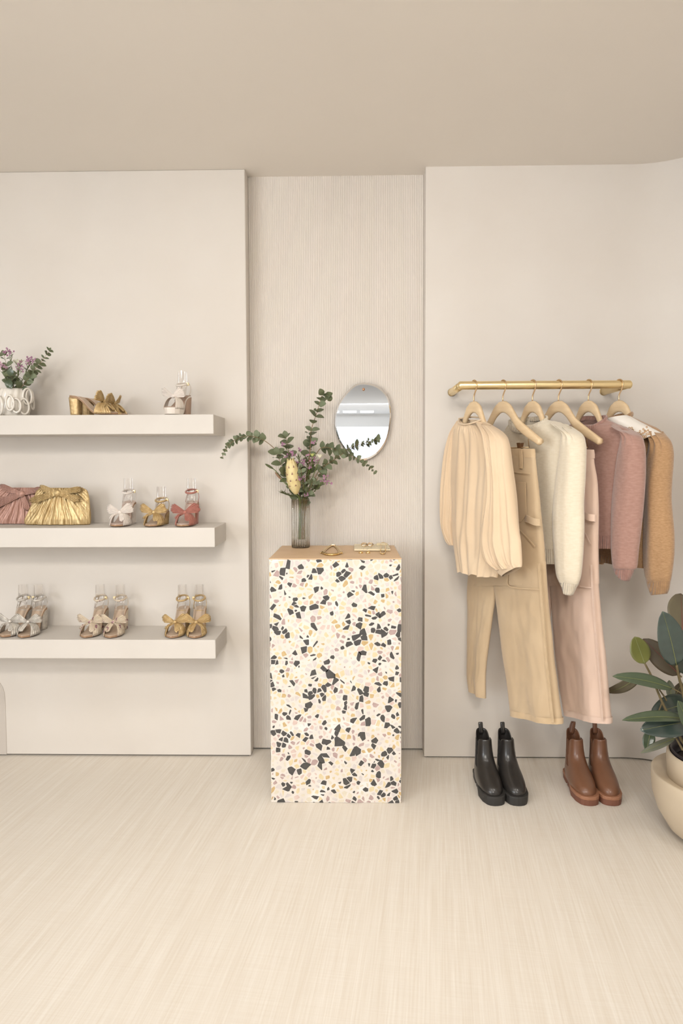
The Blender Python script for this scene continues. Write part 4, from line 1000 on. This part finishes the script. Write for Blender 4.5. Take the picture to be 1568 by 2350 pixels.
def branch(label, pts, start, npair, s0, s1, seed, r0=.0022, kinds=('a', 'b'), name='eucalyptus_branch', spread=.8, group=None, mid=None):
    P = smooth_path([at(x, y, Y) for x, y, Y in pts], 60); rg = random.Random(seed)
    g = thing(name, label, 'cut flower', P[0], group=group)
    MB().tube(P, rad(r0, r0*.35, 60), 6).build('stem', 'euc_stem', g, world=True)
    for k in range(npair):
        f = start+(1-start)*k/max(1, npair-1)*.985; i = min(58, int(f*59)); p = P[i]; t = P[i+1]-P[i]; t /= np.linalg.norm(t)
        sz = s0+(s1-s0)*((f-start)/(1-start))
        if mid: sz *= 1+mid*math.sin(PI*k/npair)
        ph = rg.uniform(0, PI) if k else 0
        e1 = np.cross(t, [0, 1, .1]); e1 /= np.linalg.norm(e1); e2 = np.cross(t, e1); ph = (k % 2)*PI/2*.75+rg.uniform(-.4, .4)
        for sg in (1, -1):
            a = e1*math.cos(ph)+e2*math.sin(ph); d = sg*a*spread+t*.42+np.array([rg.uniform(-.2, .2), rg.uniform(-.15, .15), rg.uniform(-.25, .1)])
            n = t*.7+np.array([rg.uniform(-.7, .7), -1+rg.uniform(-.3, .5), rg.uniform(-.5, .7)])
            put_leaf(g, rg.choice(kinds), p, d, n, sz*rg.uniform(.92, 1.3))
    put_leaf(g, kinds[0], P[-2], P[-1]-P[-3], (0, -1, .3), s1*.9); return g
def sprig(label, pts, blossoms, seed, group, r0=.0014, needles=26, nm='waxflower_sprig', blossom_m='wax_pink', n_start=.25):
    P = smooth_path([at(x, y, Y) for x, y, Y in pts], 40); rg = random.Random(seed); g = thing(nm, label, 'cut flower', P[0], group=group)
    st = MB().tube(P, rad(r0, r0*.5, 40), 5); fo = MB(); bl = MB()
    def twig(a, b):
        m = (a+b)/2+np.array([rg.uniform(-.006, .006), rg.uniform(-.006, .006), .004]); st.tube(smooth_path([a, m, b], 8), rad(r0*.6, r0*.4, 8), 5)
    ends = [P[-1]]
    for bx, by in blossoms:
        Y = pts[-1][2]+rg.uniform(-.02, .015); e = at(bx, by, Y); i = min(range(10, 39), key=lambda q: np.linalg.norm(P[q]-e)+.02*abs(q-28)/10); twig(P[max(8, i-6)], e); ends.append(e)
    for k in range(needles):
        i = rg.randrange(int(40*n_start), 39); t = P[i+1]-P[i]; t /= np.linalg.norm(t); d = t*.8+np.array([rg.uniform(-1, 1), rg.uniform(-1, 1), rg.uniform(-.3, .6)]); d /= np.linalg.norm(d); ln = rg.uniform(.012, .026)
        fo.tube([P[i], P[i]+d*ln*.5, P[i]+d*ln], [.0008, .0011, .0002], 4)
    for e in ends[1:] if blossoms else []:
        for q in range(rg.randint(4, 7)):
            c = e+np.array([rg.uniform(-.010, .010), rg.uniform(-.008, .008), rg.uniform(-.007, .009)]); r = rg.uniform(.0016, .0032)
            for j in range(5):
                a = 2*PI*j/5+q; u = np.array([math.cos(a), -.35, math.sin(a)]); w_ = np.array([-math.sin(a), 0, math.cos(a)])
                bl.grid([[c, c], [c+u*r-w_*r*.6, c+u*r+w_*r*.6], [c+u*r*1.7-w_*r*.2, c+u*r*1.7+w_*r*.2]])
            st.tube([e-np.array([0, 0, .006]), c], [.0006, .0004], 4)
    st.build('stem', 'green_stem', g, world=True)
    if fo.v: fo.build('foliage', 'needle_green', g, world=True)['kind'] = 'stuff'
    if bl.v: bl.build('blossom', blossom_m, g, world=True)['kind'] = 'stuff'
    return g
# --- tall bouquet in the ribbed glass vase on the plinth
vb = atz(690.5, 1256, LZ); VX, VY = float(vb[0]), float(vb[1]); VY = min(VY, -.052)
VX = float(at(690.5, 1256, VY)[0]); VR = 21.5*(VY+CAM_D)/FPX; VH = float(at(690.5, 1146, VY)[2])-LZ
clear_mat('ribbed_glass', (0.985, 0.98, 0.965, 1), 0.02, 0.05, 0.35, rim=(0.60, 0.53, 0.43, 1))
vase = thing('glass_vase', 'ribbed clear glass cylinder vase standing on the leather topped plinth', 'vase', (VX, VY, LZ))
nr = 22; rr = VR*math.sin(PI/nr)*.98
for k in range(nr):
    a = 2*PI*(k+.5)/nr; top = VH+.003*math.sin(k*2.3); c, s_ = math.cos(a)*(VR-rr), math.sin(a)*(VR-rr)
    P = [(c, s_, .004+f*(top-.004)) for f in np.linspace(0, 1, 5)]
    MB().tube(P, [rr*.9, rr, rr, rr, rr*.85], 8).build('glass_rib', 'ribbed_glass', vase)
MB().lathe([(.002, 0), (VR*.92, 0), (VR*.97, .003), (VR*.97, .007), (.002, .007)], 32).build('base', 'ribbed_glass', vase)
VT = LZ+VH
def vpt(f, dy=0): return None
EB = 'branches in the glass vase on the plinth'
vm = lambda x, dy=0.0: (x, 1150, VY+dy)     # where stems leave the mouth
v0 = lambda x, dy=0.0: (x, 1238, VY+dy)
branch('eucalyptus branch arching left from the glass vase past the niche edge', [v0(684),vm(690),(668,1085,VY),(640,1040,VY-.02),(603,1009,VY-.05),(566,1001,VY-.07),(536,1012,VY-.09),(519,1030,VY-.10),(509,1052,VY-.10)], .50, 19, .030, .008, 1, group=EB)
branch('eucalyptus branch standing upright, tallest in the glass vase', [v0(694),vm(696),(704,1090,VY),(712,1040,VY),(714,990,VY),(728,945,VY-.01),(741,905,VY-.02),(756,911,VY-.02)], .50, 12, .034, .022, 2, group=EB, spread=.75)
branch('eucalyptus branch reaching right in front of the mirror, drooping at its tip', [v0(696),vm(700),(712,1080,VY),(735,1030,VY-.01),(770,1032,VY-.02),(803,1045,VY-.03),(838,1062,VY-.03),(862,1086,VY-.03)], .45, 17, .030, .012, 3, group=EB)
branch('eucalyptus branch leaning right, its rising tip standing in for leaves reflected in the mirror', [v0(698),vm(702),(718,1105,VY-.02),(738,1075,VY-.03),(758,1061,VY-.04),(782,1045,VY-.05),(804,1027,VY-.05),(838,1016,VY-.05),(869,1007,VY-.05)], .36, 15, .028, .020, 4, group=EB)  # branch extended so its tip imitates leaves reflected in the mirror
branch('short eucalyptus branch with broad leaves left of centre in the vase', [v0(688),vm(692),(675,1085,VY-.01),(664,1040,VY-.01),(656,1002,VY-.01)], .55, 6, .040, .034, 5, group=EB, kinds=('a',))
branch('short eucalyptus branch with broad leaves low at the vase left', [v0(686),vm(688),(662,1100,VY-.02),(645,1065,VY-.03),(637,1040,VY-.03)], .50, 5, .038, .034, 6, group=EB, kinds=('a',))
branch('short eucalyptus branch with broad leaves behind the white bloom', [v0(696),vm(700),(705,1090,VY+.02),(710,1040,VY+.025),(712,1012,VY+.025)], .55, 6, .038, .030, 7, group=EB, kinds=('a',))
branch('short eucalyptus branch low at the right of the vase', [v0(698),vm(704),(720,1118,VY-.02),(732,1092,VY-.03),(742,1078,VY-.03)], .35, 6, .030, .024, 8, group=EB)
branch('short eucalyptus branch with pale leaves in the bouquet centre', [v0(692),vm(697),(694,1100,VY-.05),(690,1072,VY-.055)], .35, 6, .026, .022, 9, group=EB, kinds=('b',))
branch('short eucalyptus branch with pale leaves low at the bouquet front', [v0(694),vm(700),(712,1122,VY-.05),(718,1104,VY-.055)], .30, 6, .026, .020, 10, group=EB, kinds=('b', 'a'))
branch('short eucalyptus branch behind the protea at the vase left', [v0(688),vm(688),(668,1112,VY+.01),(655,1078,VY+.015)], .40, 6, .034, .028, 11, group=EB, kinds=('a',))
WG = 'waxflower sprigs in the glass vase'
sprig('waxflower sprig with pink blossoms at the left of the bouquet', [v0(690),vm(692),(675,1080,VY-.02),(655,1025,VY-.02)], [(652,1021),(668,1041),(659,1046)], 1, WG)
sprig('waxflower sprig with pink blossoms in the middle of the bouquet', [v0(692),vm(695),(690,1080,VY-.03),(686,1035,VY-.03)], [(688,1033),(676,1043),(694,1060),(684,1064)], 2, WG, needles=40)
sprig('waxflower sprig with pink blossoms beside the white bloom', [v0(694),vm(699),(712,1090,VY-.03),(722,1050,VY-.03)], [(717,1054),(727,1060),(720,1016),(709,1072)], 3, WG, needles=40)
sprig('waxflower sprig with pink blossoms hanging low on the right', [v0(696),vm(703),(725,1125,VY-.04),(747,1100,VY-.04)], [(747,1096),(756,1106),(750,1108),(740,1104)], 4, WG)
sprig('waxflower sprig with small blossoms in front of the bouquet', [v0(690),vm(697),(698,1120,VY-.045),(696,1095,VY-.05)], [(694,1106),(697,1096),(688,1099),(701,1136)], 5, WG, needles=34)
sprig('waxflower sprig with pale buds behind the cream protea', [v0(688),vm(698),(708,1090,VY),(702,1050,VY)], [(700,1058),(712,1064),(693,1072),(706,1046)], 6, WG, needles=44, blossom_m='wax_pale')
sprig('leafy green filler stem spreading left at the vase mouth', [v0(686),vm(686),(668,1138,VY-.03),(648,1130,VY-.04)], [], 7, WG, needles=40, n_start=.5, nm='greenery_stem')
sprig('leafy green filler stem leaning right at the vase mouth', [v0(700),vm(703),(722,1120,VY-.03),(738,1112,VY-.03)], [], 8, WG, needles=50, n_start=.45, nm='greenery_stem')
sprig('leafy green filler stem upright in the middle of the bouquet', [v0(694),vm(698),(706,1100,VY-.02),(714,1070,VY-.02)], [], 9, WG, needles=70, n_start=.45, nm='greenery_stem')
sprig('leafy green filler stem upright behind the pink blossoms', [v0(694),vm(696),(694,1100,VY+.01),(688,1058,VY+.01)], [], 10, WG, needles=70, n_start=.45, nm='greenery_stem')
# protea
def protea():
    b, t = at(680, 1134, VY-.035), at(667, 1056, VY-.045); ax = t-b; Ln = np.linalg.norm(ax); ax /= Ln
    g = thing('protea_bloom', 'closed cream protea bloom with pointed bracts in the glass vase', 'cut flower', b)
    e1 = np.cross(ax, [0, 1, 0]); e1 /= np.linalg.norm(e1); e2 = np.cross(ax, e1); R0 = 15*(VY+CAM_D)/FPX
    prof = lambda s: R0*np.interp(s, (0, .08, .25, .45, .7, .88, 1.0), (.22, .55, .90, 1.0, .95, .78, .50))
    MB().loft([[b+ax*Ln*s+(e1*math.cos(a)+e2*math.sin(a))*prof(s)*.93 for a in np.linspace(0, 2*PI, 21)[:-1]] for s in np.linspace(0, 1, 14)]).build('bloom_core', 'protea_cream', g, world=True)
    for row, (s0, s1, nn) in enumerate(((.0, .30, 7), (.10, .46, 8), (.24, .66, 8), (.40, .86, 8), (.58, 1.06, 8))):
        for k in range(nn):
            a0 = 2*PI*(k+.5*(row % 2))/nn; G = []
            for f in np.linspace(0, 1, 7):
                s = s0+(s1-s0)*f; wd = (PI/nn)*1.05*math.sin(PI*min(1, f*.9+.1)**1.0)**.6 if f < 1 else .02; r = prof(min(1, s))*(1.0+(.17-.03*row)*f*f)+.0012*(1-row*.1)
                G.append([b+ax*Ln*s+(e1*math.cos(a0+v*wd)+e2*math.sin(a0+v*wd))*(r-(.0012*abs(v))) for v in (-1, -.5, 0, .5, 1)])
            br = MB().grid(G).build('bract', 'protea_cream', g, world=True)
            if row < 4:
                tipq = G[-1][2]; pq = G[-3]
                MB().grid([[q+e1*0 + (q-b)*0.0 for q in (np.array(G[-2])*.0+np.array(G[-2]))[1:4]], [tipq+ax*.0005]*3]).xf(lambda q: q+(q-(b+ax*((q-b) @ ax)))*.03).build('bract_tip', 'protea_tip', br, world=True)
    stem([(686,1238,VY),(688,1150,VY-.01),(680,1134,VY-.035)], .0035, .0035, 'green_stem', 'stem', g)
protea()
# narrow buds left of the protea
for (lbl, pts, sz) in (('narrow green bud leaning furthest left in the glass vase', [(688,1238,VY),(690,1150,VY-.01),(660,1112,VY-.02),(632,1080,VY-.03),(616,1069,VY-.03)], .020),
                       ('narrow green bud with a brown tip beside the protea', [(690,1238,VY),(690,1150,VY-.01),(672,1125,VY-.03),(650,1105,VY-.04),(637,1090,VY-.04)], .024)):
    P = smooth_path([at(x, y, Y) for x, y, Y in pts], 30); g = thing('narrow_bud', lbl, 'cut flower', P[0], group='narrow buds in the glass vase')
    MB().tube(P, rad(.0022, .0016, 30), 6).build('stem', 'green_stem', g, world=True)
    d = P[-1]-P[-3]; d /= np.linalg.norm(d); q = P[-1]
    bd = MB().tube([q-d*.024, q-d*.012, q, q+d*.010, q+d*.016], [.002, .0048, .0050, .0034, .0006], 10).build('bud', 'bud_brown' if sz > .021 else 'needle_green', g, world=True)
# white bloom and its green bud
def bloom(label, px, py, Y, r, stem_pts, petal='petal_white', n=9, seed=1, group='pale blooms'):
    c = at(px, py, Y); rg = random.Random(seed); g = thing('pale_bloom', label, 'cut flower', c, group=group)
    for k in range(n):
        a = 2*PI*k/n*1.6; q = .45+.55*k/n; G = []
        for f in np.linspace(0, 1, 5):
            rr_ = r*q*(.25+.75*f); h = r*(1.1*f**.8-.5)*(1.05-.3*q); wd = .75*math.sin(PI*(f*.8+.15))
            G.append([c+np.array([rr_*math.cos(a+v*wd), rr_*math.sin(a+v*wd)*.9, h-.12*r*v*v*f]) for v in (-1, -.5, 0, .5, 1)])
        MB().grid(G).build('petal', petal, g, world=True, solid=.0006)
    stem(stem_pts, .0018, .0016, 'green_stem', 'stem', g); return g
bloom('white lisianthus bloom at the right of the glass vase bouquet', 734, 1047, VY-.06, .019, [v0(698),vm(702),(716,1100,VY-.02),(734,1054,VY-.06)], n=10, seed=2, group='pale blooms in the glass vase')
bloom('lime green lisianthus bud beside the white bloom', 717, 1044, VY-.06, .013, [v0(696),vm(700),(706,1100,VY-.02),(717,1048,VY-.06)], 'petal_lime', 6, 3, 'pale blooms in the glass vase')
# --- looped ceramic vase with flowers at the left end of the top shelf
mat('glazed_white', lin(240, 234, 224), lin(230, 222, 210), rough=0.12, scale=16, coat=.6)
UX, UY = 33, -.125; uc = at(UX, 950, UY); UZ = SHELF_Z[0]; ur = 36*(UY+CAM_D)/FPX; uh = 64*(UY+CAM_D)/FPX
uv = thing('ceramic_vase', 'pearly white ceramic vase with looped handles on the top shelf', 'vase', (uc[0], UY, UZ))
rings = []
for s in np.linspace(0, 1, 16):
    r = ur*np.interp(s, (0, .06, .3, .6, .85, 1), (.74, .84, .97, .97, .90, .80)); rings.append([(r*(1+.030*math.cos(14*a+1.5*math.sin(s*4)))*math.cos(a), r*(1+.030*math.cos(14*a+1.5*math.sin(s*4)))*math.sin(a), s*uh) for a in np.linspace(0, 2*PI, 113)[:-1]])
for s in (1, .9, .6): r = ur*.74; rings.append([(r*math.cos(a), r*math.sin(a), s*uh) for a in np.linspace(0, 2*PI, 113)[:-1]])
MB().loft(rings, True, True).build('body', 'glazed_white', uv)
rgl = random.Random(9)
for k, a in enumerate((-.55, -.1, .4, -1.0, -.3, -1.35, -2.0, -2.5, 3.1, 2.7, -2.8, 1.2, 2.0)):
    zc = uh*(.36, .70, .5)[k % 3]+rgl.uniform(-.006, .006); lr = uh*rgl.uniform(.24, .33)
    er = np.array([math.cos(a), math.sin(a), 0]); et = np.array([-math.sin(a), math.cos(a), 0]); tl = rgl.uniform(-.35, .35)
    P = []
    for q in np.linspace(0, 2*PI, 27):
        h, v = lr*.52*math.cos(q), lr*math.sin(q)+lr*.3*tl*math.cos(q); out = .012*math.cos(q*.5)**2
        aa = a+h/ur; P.append(np.array([math.cos(aa), math.sin(aa), 0])*(ur*.985+out)+np.array([0, 0, max(.007, min(uh+.012, zc+v))]))
    MB().tube(P, .0044, 8, caps=False).build('loop_handle', 'glazed_white', uv)
UG = 'flowers in the looped ceramic vase'
u0 = lambda x: (x, 905, UY)
branch('eucalyptus sprig reaching right from the looped ceramic vase', [u0(40),(58,880,UY-.01),(78,850,UY-.02),(97,828,UY-.02),(114,803,UY-.02)], .35, 9, .026, .016, 21, .0016, kinds=('a', 'c'), group=UG)
branch('eucalyptus sprig upright at the left of the looped ceramic vase', [u0(28),(24,880,UY),(18,850,UY-.01),(8,812,UY-.01)], .35, 7, .028, .022, 22, .0016, group=UG)
branch('eucalyptus sprig low at the right of the looped ceramic vase', [u0(40),(52,885,UY-.02),(66,868,UY-.03),(72,858,UY-.03)], .25, 6, .028, .022, 23, .0016, group=UG)
branch('eucalyptus sprig short in the middle of the looped ceramic vase', [u0(32),(30,880,UY-.03),(26,862,UY-.03)], .3, 5, .030, .026, 24, .0016, group=UG)
sprig('waxflower sprig with pink blossoms tallest in the looped ceramic vase', [u0(32),(28,860,UY),(22,815,UY)], [(20,805),(26,808),(14,812)], 25, UG, needles=16)
sprig('waxflower sprig with pink blossoms in front of the looped ceramic vase', [u0(34),(40,870,UY-.03),(46,838,UY-.03)], [(44,834),(50,838),(40,838),(48,851),(44,850)], 26, UG, needles=16)
sprig('waxflower sprig with pink blossoms at the right of the looped ceramic vase', [u0(38),(56,862,UY-.01),(72,828,UY-.01)], [(66,824),(74,822),(80,828),(70,833),(64,832)], 27, UG, needles=20)
sprig('waxflower sprig with brownish blossoms at the photo edge by the ceramic vase', [u0(28),(14,870,UY-.01),(2,840,UY-.01)], [(3,836),(8,842),(12,846)], 28, UG, needles=16, blossom_m='wax_pale')
bloom('white rose bloom above the looped ceramic vase', 42, 832, UY+.015, .026, [u0(36),(40,870,UY),(42,838,UY+.01)], n=12, seed=5, group=UG)
bloom('lime green bud low in the looped ceramic vase', 16, 864, UY-.03, .012, [u0(30),(22,880,UY-.02),(16,868,UY-.03)], 'petal_lime', 6, 6, UG)
ivy = thing('ivy_leaf_spray', 'green pointed leaves spilling over the rim of the ceramic vase', 'cut flower', at(24, 880, UY-.05), group=UG)
for x, y, dx, dz, s_ in ((22, 872, -.1, -1, .034), (24, 862, .2, 1, .030), (20, 880, .5, -.8, .026)): put_leaf(ivy, 'fern', at(x, y, UY-.055), (dx, -.2, dz), (.2, -1, .3), s_)
stem([(32,905,UY-.02),(27,882,UY-.04),(22,870,UY-.055)], .0015, .0012, 'green_stem', 'stem', ivy)

# ------------------------------------------------------------------ jewellery on the plinth
mat('gold', (0.86, 0.62, 0.28, 1), rough=0.18, metal=1.0)
mat('pale_gold', (0.92, 0.74, 0.52, 1), rough=0.2, metal=1.0)
mat('marble_cream', lin(236, 222, 190), lin(228, 212, 176), rough=0.4, scale=30, c3=lin(120, 108, 92), c3scale=70, c3lo=.66, c3hi=.70)
nk = thing('chain_necklace', 'gold multi strand chain necklace lying on the leather mat', 'necklace', atz(760, 1266, LZ))
lp = [(740,1270.5),(745,1264),(754,1257),(761,1254)]; rp_ = [(769,1254),(776,1260),(781,1267),(782.5,1271)]; bt = [(740,1270.5),(748,1274),(760,1275.3),(773,1274.2),(782.5,1271)]
def flatpath(pts, n, z): return smooth_path([atz(x, y, LZ)+np.array([0, 0, z]) for x, y in pts], n)
for sidepts in (lp, rp_):
    P = flatpath(sidepts, 30, .003)
    for k in range(4):
        off = np.array([(k-1.5)*.0042*(1 if sidepts is lp else -1), (k-1.5)*.002, .0015*math.sin(k)])
        MB().tube(P+off, [.0021*(1+.25*math.cos(j*2.2+k)) for j in range(30)], 6).build('strand', 'gold', nk, world=True)
P = flatpath(bt, 40, .004)
for k in range(2): MB().tube(P+np.array([0, (k-.5)*.009, .001*k]), [.0036*(1+.32*math.cos(j*2.5+k*1.3)) for j in range(40)], 8).build('strand', 'gold', nk, world=True)
ca, cb = atz(760.5, 1253.5, LZ), atz(769.5, 1253.5, LZ)
MB().box((ca[0], ca[1]-.006, LZ+.0005), (cb[0], ca[1]+.006, LZ+.008)).build('clasp', 'pale_gold', nk, smooth=False, bevel=.002, world=True)
ta, tb = atz(813, 1265.5, LZ), atz(896, 1264.5, LZ)
ty = float(min(ta[1], tb[1]))
o = MB().box((ta[0], ty, LZ+.002), (tb[0], -.035, LZ+.010)).build('jewellery_tray', 'marble_cream', smooth=False, bevel=.0015); 
tag(o, 'flat cream stone tray displaying earrings on the plinth', 'tray')
TZ = LZ+.010
for q in ((ta[0]+.01, ty+.02), (tb[0]-.01, ty+.02), (ta[0]+.01, -.05), (tb[0]-.01, -.05)):
    c_ = MB().box((q[0]-.004, q[1]-.004, LZ), (q[0]+.004, q[1]+.004, LZ+.002)).build('foot', 'marble_cream', smooth=False); c_.parent = o
xa = atz(866, 1256, TZ)[0]
o = MB().box((xa, -.075, TZ), (tb[0]-.004, -.040, TZ+.006)).build('stone_block', 'marble_cream', smooth=False, bevel=.001); tag(o, 'small cream stone block at the back of the earring tray', 'stone block')
def hoop(label, c, R, r, m, tilt, group, beads=0):
    g = thing('earring', label, 'earring', c, group=group); P = [(R*math.cos(a), R*math.sin(a)*math.cos(tilt), R+R*math.sin(a)*math.sin(tilt)-R*(1-math.sin(tilt))) for a in np.linspace(0, 2*PI, 25)]
    z0 = min(q[2] for q in P); P = [(q[0], q[1], q[2]-z0+r) for q in P]
    MB().tube(P, [r*(1+.25*math.cos(k*1.7)) for k in range(25)], 8, caps=False).build('hoop', m, g)
    MB().lathe([(.0002, 0), (r*.9, r*.2), (r*1.1, r), (r*.5, r*1.7), (.0002, r*1.9)], 10, (0, R*.3, 0)).build('setting', 'pale_gold', g); return g
for px, lb in ((836, 'left of the pair on the tray'), (850, 'right of the pair on the tray')):
    hoop('pale gold pearl hoop earring, %s' % lb, atz(px, 1254, TZ), .0105, .0030, 'pale_gold', .5, 'pearl hoops on the tray')
for px, lb in ((828.5, 'left one before the tray'), (845, 'right one before the tray')):
    c = atz(px, 1269.5, LZ); g = thing('earring', 'gold dome stud earring, %s' % lb, 'earring', c, group='dome studs before the tray')
    MB().lathe([(.0085, 0), (.0092, .002), (.0080, .005), (.005, .0075), (.0005, .0085)], 18).build('dome', 'gold', g); MB().tube([(0, .006, .002), (0, .016, .002)], .0008, 6).build('post', 'gold', g)
eg = thing('chain_link_earring', 'long rectangular gold link earring lying over the tray edge', 'earring', atz(879, 1262, TZ))
pts = [(874,1250),(875,1256),(874,1262),(873.5,1270),(876,1272.5),(881,1272.5),(884,1270),(885,1262),(884.5,1256),(885.5,1250),(883,1247.5),(876,1247.5),(874,1250)]
P = smooth_path([atz(x, y, TZ if y < 1264.5 else LZ)+np.array([0, 0, .0035+(.003 if 1263 < y < 1266 else 0)]) for x, y in pts], 61)
MB().tube(P, [.0022*(1+.3*math.cos(j*2.1)) for j in range(61)], 7, caps=False).build('link', 'gold', eg, world=True)
MB().lathe([(.0003, 0), (.003, .001), (.0035, .003), (.0003, .005)], 10, tuple(P[45])).build('setting', 'pale_gold', eg, world=True)
